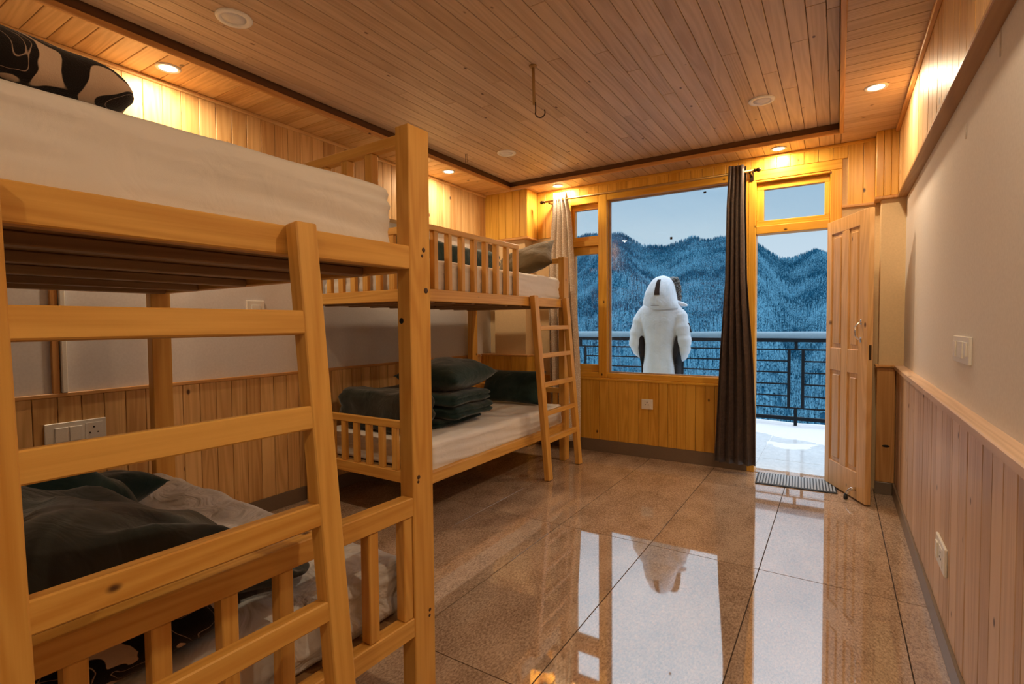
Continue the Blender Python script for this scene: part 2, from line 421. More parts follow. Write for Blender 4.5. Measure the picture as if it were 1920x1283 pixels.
# ------------------------------------------------------------------ walls
wl = struct(box('wall_left', (XLW-.15, YB, 0), (XLW, YW+.14, ZC+.1), PLASTER, c=.001), 'left wall, white plaster between pine wainscot and upper cladding')
box('backing', (XLW-.02, -.32, .10), (XL-.010, YW, CAPZ-.02), W_DARK, wl, .001)
box('backing', (XLW-.02, -.32, UPZ), (XLU-.012, YW, ZS+.02), W_WALL, wl, .002)
y = -.31
while y < 4.44:
    y1 = y+.0948
    box('plank', (XL-.012, y+.0014, .10), (XL, y1-.0014, CAPZ-.02), W_WALL, wl, .0025)
    box('plank', (XLU-.012, y+.0010, UPZ+.004), (XLU, min(y1, YW)-.0010, ZS), W_WALL, wl, .0025)
    y = y1
struct(box('trim_9', (XLW, -.32, CAPZ-.02), (XL+.008, 4.44, CAPZ), W_TRIM, c=.003), 'narrow pine cap rail on the left wainscot')
struct(box('baseboard_left', (XLW, -.32, 0), (XL+.004, 4.44, .10), GREYSTONE, c=.002), 'dark stone skirting along the left wall')
# vertical pipe box and cable strip on left plaster
cb = struct(MB().box((XLW, .905, CAPZ), (XLW+.020, .935, UPZ), .003).obj('trim_10', W_TRIM), 'brown batten strip up the left plaster wall')
struct(MB().box((XLW, .938, CAPZ), (XLW+.032, .962, UPZ), .004).obj('trim_11', WHITE), 'white cable conduit beside the brown batten')

wr = struct(box('wall_right', (XRW, YB, 0), (XRW+.15, YW+.14, ZC+.1), PLASTER_R, c=.001), 'right wall, pale plaster above pale plank wainscot')
box('backing', (XR+.010, YB, .09), (XRW+.01, 4.62, CAPZ-.03), W_DARK, wr, .001)
box('backing', (XRU+.012, YB, UPZ+.002), (XRW+.01, 4.62, ZS+.02), W_TRIM, wr, .001)
ys = [YB+.02, -1.45, -1.33, -1.24, -1.12, -1.0, -.9, -.78, -.66, -.55, -.44, -.3, -.2, -.07, .05, .17, .28, .41, .53, .64, .77, .88, 1.0, 1.12, 1.25, 1.36, 1.47, 1.611, 1.73, 1.84, 1.95, 2.043, 2.149, 2.279, 2.40, 2.516, 2.65, 2.766, 2.88, 3.012, 3.14, 3.31, 3.40, 3.501, 3.62, 3.73, 3.85, 3.965, 4.08, 4.19, 4.30, 4.41, 4.52]
for a, b in zip(ys[:-1], ys[1:]):
    dx = RND.uniform(0, .002)
    if b-a > .115 and RND.random() < .6:      # boards with a scored second bead
        mid = a+(b-a)*RND.choice((.3, .7, .62))
        box('plank', (XR+dx, a+.0015, .09), (XR+.013, mid-.0008, CAPZ-.03), W_WAIN, wr, .0025)
        box('plank', (XR+dx, mid+.0008, .09), (XR+.013, b-.0015, CAPZ-.03), W_WAIN, wr, .0025)
    else:
        box('plank', (XR+dx, a+.0022, .09), (XR+.013, b-.0022, CAPZ-.03), W_WAIN, wr, .003)
    box('plank', (XRU+dx*.6, a+.0012, UPZ+.012), (XRU+.013, b-.0012, ZS), W_WALL, wr, .0025)
struct(box('trim_12', (XR-.012, YB, CAPZ-.028), (XRW+.004, 4.53, CAPZ+.004), W_WAIN, c=.004), 'pale pine cap rail on top of the right wainscot')
struct(box('trim_13', (XRU-.004, YB, UPZ-.006), (XRW+.004, 4.53, UPZ+.014), W_UNDER, c=.003), 'board closing the underside of the right upper cladding')
struct(box('baseboard_right', (XR-.010, YB, 0), (XRW, 4.53, .09), GREYSTONE, c=.002), 'grey stone skirting along the right wall')
for (z0, z1, yy) in ((2.135, 2.165, 2.09), (2.03, 2.115, 2.09), (1.93, 1.985, 2.56)):
    mk = MB().tube([(XRW+.001, yy, z1), (XRW-.001, yy+.002, (z0+z1)/2), (XRW+.001, yy+.001, z0)], [.0025, .0035, .0045], 8).obj('paint_drip', PLASTER_R, wr, True)
struct(box('wall_near', (-3.4, YB-.12, 0), (.55, YB, ZC+.1), PLASTER, c=.001), 'plain plaster wall behind the camera')

# window wall with its openings
def wall_far_mesh():
    mb = MB(); y0, y1 = YW, YW+.14
    for lo, hi in (((-3.4, -.02), (-2.28, 2.66)), ((-2.28, -.02), (-.63, .715)), ((-2.28, 2.47), (.03, 2.66)), ((.018, -.02), (.56, 2.66)), ((-.66, .715), (-.63, 2.47))):
        mb.box((lo[0], y0, lo[1]), (hi[0], y1, hi[1]), .0005)
    return mb.obj('wall_far', CREAM)
wf = struct(wall_far_mesh(), 'window wall clad in orange varnished pine')
box('backing', (-2.61, YW-.004, .12), (-.64, YW+.002, .705), W_DARK, wf, .0005)
x = -2.62
while x < -.65:
    x1 = min(x+.0965 if x < -1.42 else x+.0805, -.64)
    box('plank', (x+.0014, YW-.014, .12), (x1-.0014, YW-.003, .705), W_FAR, wf, .0025)
    x = x1
x = -2.62
while x < .22:
    x1 = min(x+.0955, .222)
    z0 = UPZ if (x < -2.30 or x > .02) else 2.475
    box('plank', (x+.0010, YW-.014, z0), (x1-.0010, YW-.001, ZS), W_FAR, wf, .0022)
    x = x1
struct(box('trim_14', (-2.62, YW-.024, .700), (-.63, YW, .722), W_FRAME, c=.004), 'sill moulding under the big window')
struct(box('trim_15', (.02, YW-.03, UPZ-.018), (.23, YW, UPZ+.002), W_TRIM, c=.003), 'ledge strip under the cladding right of the door')
struct(box('baseboard_far', (-2.62, YW-.012, 0), (-.63, YW+.002, .12), GREYSTONE, c=.002), 'dark stone skirting under the big window')

# corner columns
cl = struct(box('column', (-3.06, 4.50, 0), (-2.68, YW+.01, ZS), CREAM, c=.003), 'left corner column boxed with pine above and below')
for (z0, z1, fr) in ((UPZ, ZS, 4.44), (.0, CAPZ-.012, 4.46)):
    xa, xb = (-3.13, -2.62) if z0 > 1 else (-3.21, -2.64)
    n = 6
    for i in range(n):
        a = xa+(xb-xa)*i/n; b = xa+(xb-xa)*(i+1)/n
        box('plank', (a+.001, fr, z0+.002), (b-.001, fr+.014, z1), W_FAR, cl, .0022)
    for i in range(2):
        a = fr+.0145+(YW-.015-fr-.0145)*i/2; b = fr+.0145+(YW-.015-fr-.0145)*(i+1)/2
        box('plank', (xb-.014, a+.001, z0+.002), (xb, b-.001, z1), W_FAR, cl, .0022)
box('ledge', (-3.13, 4.432, UPZ-.02), (-2.612, YW-.016, UPZ+.001), W_TRIM, cl, .003)
box('ledge', (-3.21, 4.452, CAPZ-.012), (-2.632, YW-.016, CAPZ+.004), W_TRIM, cl, .003)
cr_ = struct(box('column', (.255, 4.545, 0), (XRW+.01, YW+.01, ZS), CREAM, c=.003), 'right corner column boxed with pine behind the door')
for i in range(3):
    a = .222+(XRU-.222)*i/3; b = .222+(XRU-.222)*(i+1)/3
    box('plank', (a+.001, 4.50, UPZ+.012), (b-.001, 4.514, ZS), W_FAR, cr_, .0022)
box('plank', (.222, 4.515, UPZ+.002), (.236, YW-.016, ZS), W_FAR, cr_, .0022)
box('ledge', (.216, 4.494, UPZ-.008), (XRU, YW-.016, UPZ+.011), W_TRIM, cr_, .003)
box('ledge', (.235, 4.505, CAPZ-.014), (XRW, YW-.016, CAPZ+.004), W_TRIM, cr_, .003)
box('panel', (.245, 4.52, .09), (XR-.001, 4.534, CAPZ-.016), W_TRIM, cr_, .002)
kh = MB().lathe([(.020, -.001), (.023, -.002), (.020, -.003)], (0, 0, 0), 16, 'y'); kh.V = [(v[0]+.304, v[1]+4.521, v[2]*.38+.352) for v in kh.V]
kh.obj('knot_hole', DARKHOLE, cr_, True)
box('skirting', (.243, 4.515, 0), (XR-.012, 4.545, .088), GREYSTONE, cr_, .002)

# ------------------------------------------------------------------ windows
def frame_part(root, name, lo, hi, c=.004): return box(name, lo, hi, W_FRAME, root, c)
def pane(root, x0, x1, z0, z1, y=YW+.06):
    return box('pane', (x0, y-.003, z0), (x1, y+.003, z1), GLASS, root, .0004)
FY0, FY1 = YW-.012, YW+.10
w1 = struct(empty('window_1', (-2.1, YW, .77)), 'narrow side window with a transom left of the big pane')
frame_part(w1, 'jamb', (-2.30, FY0, .722), (-2.245, FY1, 2.475)); frame_part(w1, 'jamb', (-1.952, FY0, .722), (-1.866, FY1, 2.475))
frame_part(w1, 'head', (-2.245, FY0, 2.41), (-1.952, FY1, 2.475)); frame_part(w1, 'sill', (-2.245, FY0, .722), (-1.952, FY1, .775))
frame_part(w1, 'transom_bar', (-2.245, FY0, 2.0), (-1.952, FY1, 2.055))
for z0, z1 in ((2.055, 2.41), (.775, 2.0)):       # sashes
    s0 = .045 if z0 > 1 else .07
    s = box('sash', (-2.245, YW+.03, z0), (-1.952, YW+.08, z0+s0), W_FRAME, w1, .003)
    box('sash', (-2.245, YW+.03, z1-.05 if z0 > 1 else z1-.075), (-1.952, YW+.08, z1), W_FRAME, w1, .003)
    box('sash', (-2.245, YW+.03, z0+s0), (-2.215, YW+.08, z1-.05 if z0 > 1 else z1-.075), W_FRAME, w1, .003); box('sash', (-1.972, YW+.03, z0+s0), (-1.952, YW+.08, z1-.05 if z0 > 1 else z1-.075), W_FRAME, w1, .003)
    pane(w1, -2.217, -1.970, z0+s0-.004, z1-.046 if z0 > 1 else z1-.071)
w2 = struct(empty('window_2', (-1.25, YW, .77)), 'big picture window looking out to the balcony and mountains')
frame_part(w2, 'head', (-1.866, FY0, 2.418), (-.66, FY1, 2.475)); frame_part(w2, 'sill', (-1.866, FY0, .722), (-.66, FY1, .772))
frame_part(w2, 'jamb', (-.70, FY0, .772), (-.63, FY1, 2.418))
MT = flat('pale_bead', (.50, .40, .36), .5)
box('bead', (-1.866, YW+.045, .772), (-1.848, YW+.075, 2.418), MT, w2, .002); box('bead', (-.716, YW+.045, .772), (-.70, YW+.075, 2.418), MT, w2, .002)
box('bead', (-1.848, YW+.045, .772), (-.716, YW+.075, .782), MT, w2, .002); box('bead', (-1.848, YW+.045, 2.408), (-.716, YW+.075, 2.418), MT, w2, .002)
box('fleck', (-1.285, YW+.052, 2.000), (-1.265, YW+.0565, 2.022), BRONZE, w2, .002); box('fleck', (-.998, YW+.052, 2.372), (-.975, YW+.0565, 2.386), BRONZE, w2, .002)
pane(w2, -1.848, -.716, .782, 2.408)

# ------------------------------------------------------------------ door
d1 = struct(empty('door_1', (-.32, YW, 0)), 'open four panel pine balcony door with a glazed transom')
frame_part(d1, 'jamb', (-.63, FY0, 0), (-.572, FY1, 2.40)); frame_part(d1, 'jamb', (-.058, FY0, 0), (.020, FY1, 2.40))
frame_part(d1, 'head', (-.63, FY0, 2.40), (.020, FY1, 2.475)); frame_part(d1, 'lintel', (-.572, FY0, 1.965), (-.058, FY1, 2.03))
ts = box('transom_sash', (-.572, YW+.02, 2.03), (-.058, YW+.07, 2.075), W_FRAME, d1, .003)
box('transom_sash', (-.572, YW+.02, 2.325), (-.058, YW+.07, 2.362), W_FRAME, d1, .003)
box('head_stop', (-.572, YW+.05, 2.355), (-.058, YW+.075, 2.41), W_FRAME, d1, .002)
box('transom_sash', (-.572, YW+.02, 2.075), (-.518, YW+.07, 2.325), W_FRAME, d1, .003); box('transom_sash', (-.095, YW+.02, 2.075), (-.058, YW+.07, 2.325), W_FRAME, d1, .003)
box('head_bead', (-.572, YW-.008, 2.384), (-.058, YW+.03, 2.40), W_FRAME, d1, .003)
pane(d1, -.520, -.093, 2.073, 2.327, YW+.045)
hx, hy, fx, fy = -.040, 4.665, .203, 4.165
LW = math.hypot(fx-hx, fy-hy); ang = math.atan2(fy-hy, fx-hx)
# leaf built along local +x from the hinge, visible face towards local -y ... thickness .036
leaf = bpy.data.objects.new('door_leaf', None)
def leafmesh():
    mb = MB(); T = .036
    for a, b, z0, z1 in ((0, .066, .012, 2.0), (.22, .307, .20, 1.90), (LW-.112, LW, .012, 2.0), (.066, LW-.112, .012, .20), (.066, .22, .885, 1.052), (.307, LW-.112, .885, 1.052), (.066, LW-.112, 1.90, 2.0)):
        mb.box((a, -T, z0), (b, 0, z1), .003)
    return mb
lm = leafmesh()
leaf = mobj('door_leaf', lm.V, lm.F, W_DOOR[2], None, False, (hx, hy, 0))
COL.objects.unlink(leaf); leaf['_base'] = (0, 0, 0)
COL.objects.link(leaf); leaf.parent = d1; leaf.location = Vector((hx, hy, 0))-Vector(d1['_base']); leaf.rotation_euler = (0, 0, ang)
for a, b in ((.066, .22), (.307, LW-.112)):
    for z0, z1 in ((.20, .885), (1.052, 1.90)):
        mb = MB().box((a-.004, -.026, z0-.004), (b+.004, -.010, z1+.004), .001).box((a+.028, -.0335, z0+.03), (b-.028, -.010, z1-.03), .009)
        mb.obj('panel', W_DOOR[2], leaf, loc=(0, 0, 0))
u = LW-.075
hb = MB(); pts = [(u, -.036, 1.125), (u, -.052, 1.128), (u, -.072, 1.150), (u, -.074, 1.18), (u, -.072, 1.212), (u, -.052, 1.236), (u, -.036, 1.24)]
hb.tube(pts, .006, 10); hb.box((u-.008, -.040, 1.105), (u+.008, -.034, 1.140), .003); hb.box((u-.008, -.040, 1.226), (u+.008, -.034, 1.262), .003)
hb.obj('handle', CHROME, leaf, True, (0, 0, 0), 'chrome pull handle')
u = LW-.12
MB().tube([(u, -.034, .085), (u-.004, -.06, .082), (u-.018, -.072, .062), (u-.030, -.080, .030)], [.012, .012, .010, .009], 10).obj('door_stop', CHROME, leaf, True, (0, 0, 0), 'chrome kick down door stop')
MB().lathe([(.013, .003), (.014, .012), (.012, .034)], (u-.032, -.081, 0), 14).obj('door_stop_foot', BLACKRUB, leaf, True, (0, 0, 0), 'black rubber foot of the stop')
box_ = MB().box((LW-.001, -.026, .99), (LW+.002, -.010, 1.09), .001).obj('latch_plate', BRONZE, leaf, False, (0, 0, 0))
for z in (.25, 1.05, 1.80):
    MB().tube([(.0, .004, z-.045), (.0, .004, z+.045)], .006, 8).obj('hinge', BRONZE, leaf, True, (0, 0, 0))

# ------------------------------------------------------------------ lamps
def downlight(x, y, label, lit=True, z=ZS):
    root = empty('downlight', (x, y, z), label, 'ceiling light', 'lit downlights')
    MB().lathe([(.040, -.001), (.046, -.006), (.056, -.005), (.058, -.0005), (.058, .001), (.036, .001)], (x, y, z), 28).obj('bezel', WHITE, root, True)
    MB().lathe([(.0405, -.0012), (.0405, -.0032), (.03, -.0046)], (x, y, z), 24).obj('lens', LENS, root, True)
    ld = bpy.data.lights.new('downlight_lamp', 'AREA'); ld.shape = 'DISK'; ld.size = .075; ld.energy = LAMP_W; ld.color = LAMP_COL
    lo = bpy.data.objects.new('lamp', ld); COL.objects.link(lo); lo.parent = root; lo.location = (0, 0, -.010)
    return root
downlight(-2.945, 1.345, 'lit round downlight in the left soffit above the near bunk')
downlight(-2.895, 3.56, 'lit round downlight in the left soffit above the far bunk')
downlight(-2.315, 4.515, 'lit round downlight above the light curtain')
downlight(-.40, 4.515, 'lit round downlight above the dark curtain and door')
downlight(.172, 3.655, 'lit round downlight in the right soffit')
for x, y, l in ((.172, 1.345, 'lit round downlight in the right soffit just above the viewer'), (.172, -.9, 'lit round downlight in the right soffit behind the viewer')):
    downlight(x, y, l)
def disc(x, y, label):
    root = empty('ceiling_disc', (x, y, ZC), label, 'ceiling light', 'unlit ceiling discs')
    MB().lathe([(.050, -.002), (.056, -.008), (.074, -.007), (.078, -.001), (.078, .001)], (x, y, ZC), 32).obj('rim', WHITE, root, True)
    MB().lathe([(.0505, .001), (.0505, -.0035), (.02, -.0045)], (x, y, ZC), 28).obj('diffuser', flat('frosted_disc_%d' % len(bpy.data.materials), (.72, .70, .70), .5), root, True)
disc(-2.335, 1.349, 'unlit white round ceiling light over the near bunk')
disc(-.421, 3.64, 'unlit white round ceiling light near the door')
disc(-2.307, 3.587, 'unlit white round ceiling light over the far bunk')
hk = empty('fan_hook', (-1.413, 2.47, ZC), 'painted rod with a wire hook hanging from the ceiling middle', 'hook')
MB().tube([(-1.413, 2.47, ZC), (-1.408, 2.47, 2.44)], .0085, 10).obj('rod', PAINTROD, hk, True)
MB().lathe([(.022, 0), (.020, -.008), (.010, -.012)], (-1.413, 2.47, ZC), 16).obj('ceiling_cup', PAINTROD, hk, True)
pts = [(-1.400, 2.47, 2.452), (-1.399, 2.47, 2.40)]+[(-1.372+.030*math.cos(t), 2.47-.012*math.sin(t), 2.392+.024*math.sin(t)) for t in np.linspace(PI, 2*PI+.3, 12)]
MB().tube(pts, .0032, 8).obj('hook', BRONZE, hk, True)
wire = empty('loose_wires', (-2.60, 3.42, ZC), 'two thin loose wires hanging from the ceiling beside the left tray moulding', 'wire')
for dx in (-.004, .012):
    MB().tube([(-2.60+dx, 3.42, ZC), (-2.602+dx, 3.425, ZC-.03), (-2.598+dx*1.4, 3.42, ZC-.07)], .0015, 6).obj('wire', BRONZE, wire, True)

# ------------------------------------------------------------------ switches and sockets
def plate(name, cat, label, c, n, w_, h_, modules):
    """wall plate; c centre on the wall, n wall normal axis '+x','-x','-y'; modules: list of (kind, u0, u1) in plate units -1..1"""
    root = empty(name, c, label, cat)
    def W(u, v, d):     # u along the wall, v up, d out of the wall
        if n == '+x': return (c[0]+d, c[1]+u, c[2]+v)
        if n == '-x': return (c[0]-d, c[1]-u, c[2]+v)
        return (c[0]+u, c[1]-d, c[2]+v)
    def bx(nm, u0, u1, v0, v1, d0, d1, m, ch=.0015, par=None):
        p, q = W(u0, v0, d0), W(u1, v1, d1); lo = [min(a, b) for a, b in zip(p, q)]; hi = [max(a, b) for a, b in zip(p, q)]
        return box(nm, lo, hi, m, par or root, ch)
    bx('plate', -w_/2, w_/2, -h_/2, h_/2, 0, .010, WHITE, .003)
    for kind, u0, u1, v0, v1 in modules:
        if kind == 'switch':
            bx('rocker', u0, u1, v0, v1, .010, .015, WHITE, .003)
        elif kind == 'socket':
            sf = bx('socket_face', u0, u1, v0, v1, .010, .012, WHITE, .001)
            um, vm = (u0+u1)/2, (v0+v1)/2; s = (v1-v0)*.2
            for du, dv, r in ((0, s*1.1, .004), (-s, -s*.5, .0032), (s, -s*.5, .0032)):
                bx('pin_hole', um+du-r, um+du+r, vm+dv-r, vm+dv+r, .0115, .0128, DARKHOLE, .0008, sf)
        elif kind == 'tag':
            bx('key_tag', u0, u1, v0, v1, .010, .016, WHITE, .003)
    return root
plate('switchboard', 'switch', 'white switchboard with two rockers and a socket low on the left wall', (XL, .99, .725), '+x', .246, .118, [('switch', -.085, -.035, -.035, .035), ('switch', -.028, .022, -.035, .035), ('socket', .035, .105, -.042, .042)])
plate('switch', 'switch', 'small white switch box on the left plaster above the wainscot', (XLW, 1.95, 1.335), '+x', .12, .16, [('switch', -.03, .03, -.05, .05)])
plate('wall_socket', 'socket', 'white socket on the pine cladding under the big window', (-1.470, YW-.014, .500), '-y', .105, .092, [('socket', -.030, .030, -.032, .038), ('switch', .030, .044, -.04, -.028)])
plate('wall_switch', 'switch', 'white switch plate with a key tag on the right plaster wall', (XRW, 2.52, 1.14), '-x', .29, .10, [('switch', -.12, -.075, -.03, .03), ('tag', -.03, .06, -.03, .032), ('switch', .085, .12, -.02, .03)])
plate('low_socket', 'socket', 'white socket low on the right plank wainscot', (XR, 2.535, .348), '-x', .20, .105, [('switch', -.075, -.035, -.03, .03), ('socket', -.01, .06, -.035, .035)])

# ------------------------------------------------------------------ bunk beds
def bed_root(loc, rz, label):
    return empty('bunk_bed', loc, label, 'bunk bed', None, rz)
def bbox_(root, name, lo, hi, c=.003, tilt=None, m=None):
    """box in bed local coordinates"""
    lo, hi = Vector(lo), Vector(hi); d = hi-lo; W_ = m or W_BED
    ax = max(range(3), key=lambda i: d[i]); key = (round(d.x, 4), round(d.y, 4), round(d.z, 4), W_[ax].name, c)
    if key not in _mc: _mc[key] = mesh_from(name, *chamfer_box(*d, c), W_[ax])
    o = bpy.data.objects.new(name, _mc[key]); COL.objects.link(o); o.parent = root; o.location = (lo+hi)/2
    if root.type == 'MESH': o.location -= root.location
    if tilt: o.rotation_euler = tilt
    return o
def ladder(root, axis, face, s0, s1, s2, s3, lean, rungs, zt=1.49):
    """stiles occupy s0..s1 and s2..s3 along y; front face at local x=face at the top, leaning outward"""
    th = math.atan(lean); Ln = zt/math.cos(th); dp = .045
    for a, b in ((s0, s1), (s2, s3)):
        o = bbox_(root, 'ladder_stile', (-dp/2, a, -Ln/2), (dp/2, b, Ln/2), .003)
        o.location = (face-dp/2*math.cos(th)+lean*zt/2, (a+b)/2, zt/2+.004); o.rotation_euler = (0, -th, 0)
    for z0, z1 in rungs:
        zc = (z0+z1)/2; o = bbox_(root, 'ladder_rung', (-.019, s1-.004, -(z1-z0)/2), (.019, s2+.004, (z1-z0)/2), .003)
        o.location = (face-.022+lean*(zt-zc)+.001, (s1+s2)/2, zc); o.rotation_euler = (0, -th, 0)
def posts(root, x0, x1, y0, y1, ztop, wx=.058, wy=.09):
    for a, b in ((x1-wx, y1-wy), (x1-wx, y0), (x0, y1-wy), (x0, y0)):
        bbox_(root, 'post', (a, b, 0), (a+wx, b+wy, ztop))

# near bed: root at the post that stands nearest the room's middle
nb = bed_root((-1.10, 1.255, 0), math.radians(-2.0), 'large pine bunk bed in the left foreground, its ladder facing the viewer')
BX0, BY0 = -1.90, -1.135
posts(nb, BX0, 0, BY0, 0, 1.86)
for zz, z1 in ((1.42, 1.49), (.273, .334)):
    bbox_(nb, 'rail', (-.042, BY0+.09, zz), (0, -.09, z1)); bbox_(nb, 'rail', (BX0, BY0+.09, zz), (BX0+.042, -.09, z1))
    bbox_(nb, 'side_rail', (BX0+.058, -.052, zz), (-.058, -.010, z1)); bbox_(nb, 'side_rail', (BX0+.058, BY0+.010, zz), (-.058, BY0+.052, z1))
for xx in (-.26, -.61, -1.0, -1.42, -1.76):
    bbox_(nb, 'slat', (xx-.05, BY0+.052, 1.416), (xx, -.052, 1.445), m=W_DECK_SHADE)
    bbox_(nb, 'slat', (xx-.06, BY0+.052, .280), (xx+.02, -.052, .305), m=W_DECK_SHADE)
bbox_(nb, 'bed_board', (BX0+.042, BY0+.055, 1.446), (-.043, -.055, 1.464), .002, m=W_DECK_SHADE)
bbox_(nb, 'bed_board', (BX0+.042, BY0+.055, .306), (-.043, -.055, .324), .002, m=W_DECK_SHADE)
# lower guard of the room end
gr = bbox_(nb, 'guard_rail', (-.046, BY0+.09, .655), (0, -.09, .714))
for i in range(8):
    yy = -.128-.1345*i
    bbox_(gr, 'baluster', (-.042, yy, .334), (-.004, yy+.036, .655))
# upper guard of the far long side
gr = bbox_(nb, 'guard_rail', (BX0+.058, -.050, 1.822), (-.058, -.014, 1.856))
for i in range(13):
    xx = -.215-.125*i
    bbox_(gr, 'baluster', (xx-.036, -.047, 1.49), (xx, -.017, 1.822))
RUN = [(1.229, 1.284), (1.008, 1.062), (.784, .837), (.567, .613), (.345, .395), (.13, .18)]
ladder(nb, 'y', .046, -1.068, -1.000, -.500, -.444, .105, RUN)

KNOT = flat('dark_knot', (.07, .028, .010), .6)
for (ly, z, r) in ((-.030, 1.484, .0075), (-.037, 1.465, .005), (-.022, 1.357, .009), (-.066, .772, .007), (-.068, .758, .005), (-.024, .330, .006), (-.026, .312, .005)):
    kb = MB().lathe([(r, .0002), (r*.9, .0008), (r*.3, .001)], (0, ly, z), 14, 'x'); o_ = mobj('knot', kb.V, kb.F, KNOT, None); o_.parent = nb
kb = MB().lathe([(.0095, -.0002), (.009, -.0008), (.003, -.001)], (-.040, -.0902, 1.262), 14, 'y'); o_ = mobj('knot', kb.V, kb.F, DARKHOLE, None); o_.parent = nb

# far bed
fb = bed_root((-2.08, 4.26, 0), 0, 'pine bunk bed in the far left corner beside the window')
FX0, FY = -1.09, -1.99
posts(fb, FX0, 0, FY, 0, 1.85)
for zz, z1 in ((1.392, 1.466), (.275, .345)):
    bbox_(fb, 'side_rail', (-.042, FY+.09, zz), (0, -.09, z1)); bbox_(fb, 'side_rail', (FX0, FY+.09, zz), (FX0+.042, -.09, z1))
    bbox_(fb, 'rail', (FX0+.058, -.052, zz), (-.058, -.010, z1)); bbox_(fb, 'rail', (FX0+.058, FY+.010, zz), (-.058, FY+.052, z1))
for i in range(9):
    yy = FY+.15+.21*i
    bbox_(fb, 'slat', (FX0+.042, yy, 1.385), (-.043, yy+.04, 1.43), m=W_DECK_SHADE); bbox_(fb, 'slat', (FX0+.042, yy, .29), (-.043, yy+.06, .31), m=W_DECK_SHADE)
bbox_(fb, 'bed_board', (FX0+.043, FY+.055, 1.431), (-.043, -.055, 1.448), .002, m=W_DECK_SHADE)
bbox_(fb, 'bed_board', (FX0+.043, FY+.055, .311), (-.043, -.055, .328), .002, m=W_DECK_SHADE)
# front upper guard
gr = bbox_(fb, 'guard_rail', (-.040, FY+.09, 1.822), (0, -.862, 1.856))
for i in range(8):
    y1 = -.862-.1355*i
    bbox_(gr, 'baluster', (-.040, y1-.036, 1.466), (-.002, y1, 1.822))
# end panels (both ends, upper and lower)
for ya in (FY+.014, -.046):
    for z0, z1 in ((.345, .61), (1.466, 1.80)):
        gr = bbox_(fb, 'guard_rail', (FX0+.058, ya, z1), (-.058, ya+.034, z1+.045))
        if ya < -1 or z0 < 1:
            for i in range(8):
                xx = FX0+.058+.06+i*.118
                bbox_(gr, 'baluster', (xx, ya+.003, z0), (xx+.045, ya+.031, z1))
ladder(fb, 'y', .05, -.715, -.650, -.150, -.090, .085, [(1.196, 1.232), (.970, 1.008), (.735, .775), (.508, .545), (.290, .335)], 1.47)

# ------------------------------------------------------------------ bedding
def soft(name, label, cat, center, size, r, n, m, fn=None, rz=0, rot=None, group=None):
    V, F = rgrid(*size, r, *n, fn)
    o = mobj(name, V, F, m, None, True, center); o.rotation_euler = rot or (0, 0, rz)
    return tag(o, label, cat, group)
def mat_fn(seed, amp=.006, folds=.0):
    def f(v):
        d = fbm(v, 3.5, seed)*amp
        s = fbm((v.x*.9, v.y*.9, v.z*19+v.x*.8+v.y*1.0), 1.6, seed+5)*amp*1.4      # side ripples
        top = 1 if v.z > 0 else .2
        q = Vector(v); q.z += d*top + folds*max(0, nz((v.x*3+v.y*1.5, v.y*4-v.x, 0), 2.0, seed+9))*top
        q.x += s*.8; q.y += s*.8
        return q
    return f
R2 = math.radians(-2)
def nbw(lx, ly, z):     # near-bed local to world
    c, s = math.cos(R2), math.sin(R2); return (-1.10+lx*c-ly*s, 1.255+lx*s+ly*c, z)
soft('mattress', 'thick white sheeted mattress on the upper deck of the foreground bunk', 'mattress', nbw(-.945, -.60, 1.568), (1.81, .96, .205), .035, (60, 40, 24), SHEET, mat_fn(1, .007), R2)
soft('mattress', 'grey white creased mattress on the lower deck of the foreground bunk', 'mattress', nbw(-.955, -.565, .415), (1.78, 1.0, .18), .03, (80, 50, 24), SHEET_G, mat_fn(2, .007, .034), R2)
soft('mattress', 'white mattress on the upper deck of the far bunk', 'mattress', (-2.08-.545, 4.26-.965, 1.555), (1.0, 1.77, .21), .03, (30, 50, 24), SHEET, mat_fn(3, .006), 0)
soft('mattress', 'white sheeted mattress on the lower deck of the far bunk', 'mattress', (-2.08-.54, 4.26-.97, .420), (1.02, 1.80, .18), .03, (40, 60, 24), SHEET, mat_fn(4, .006, .012), 0)

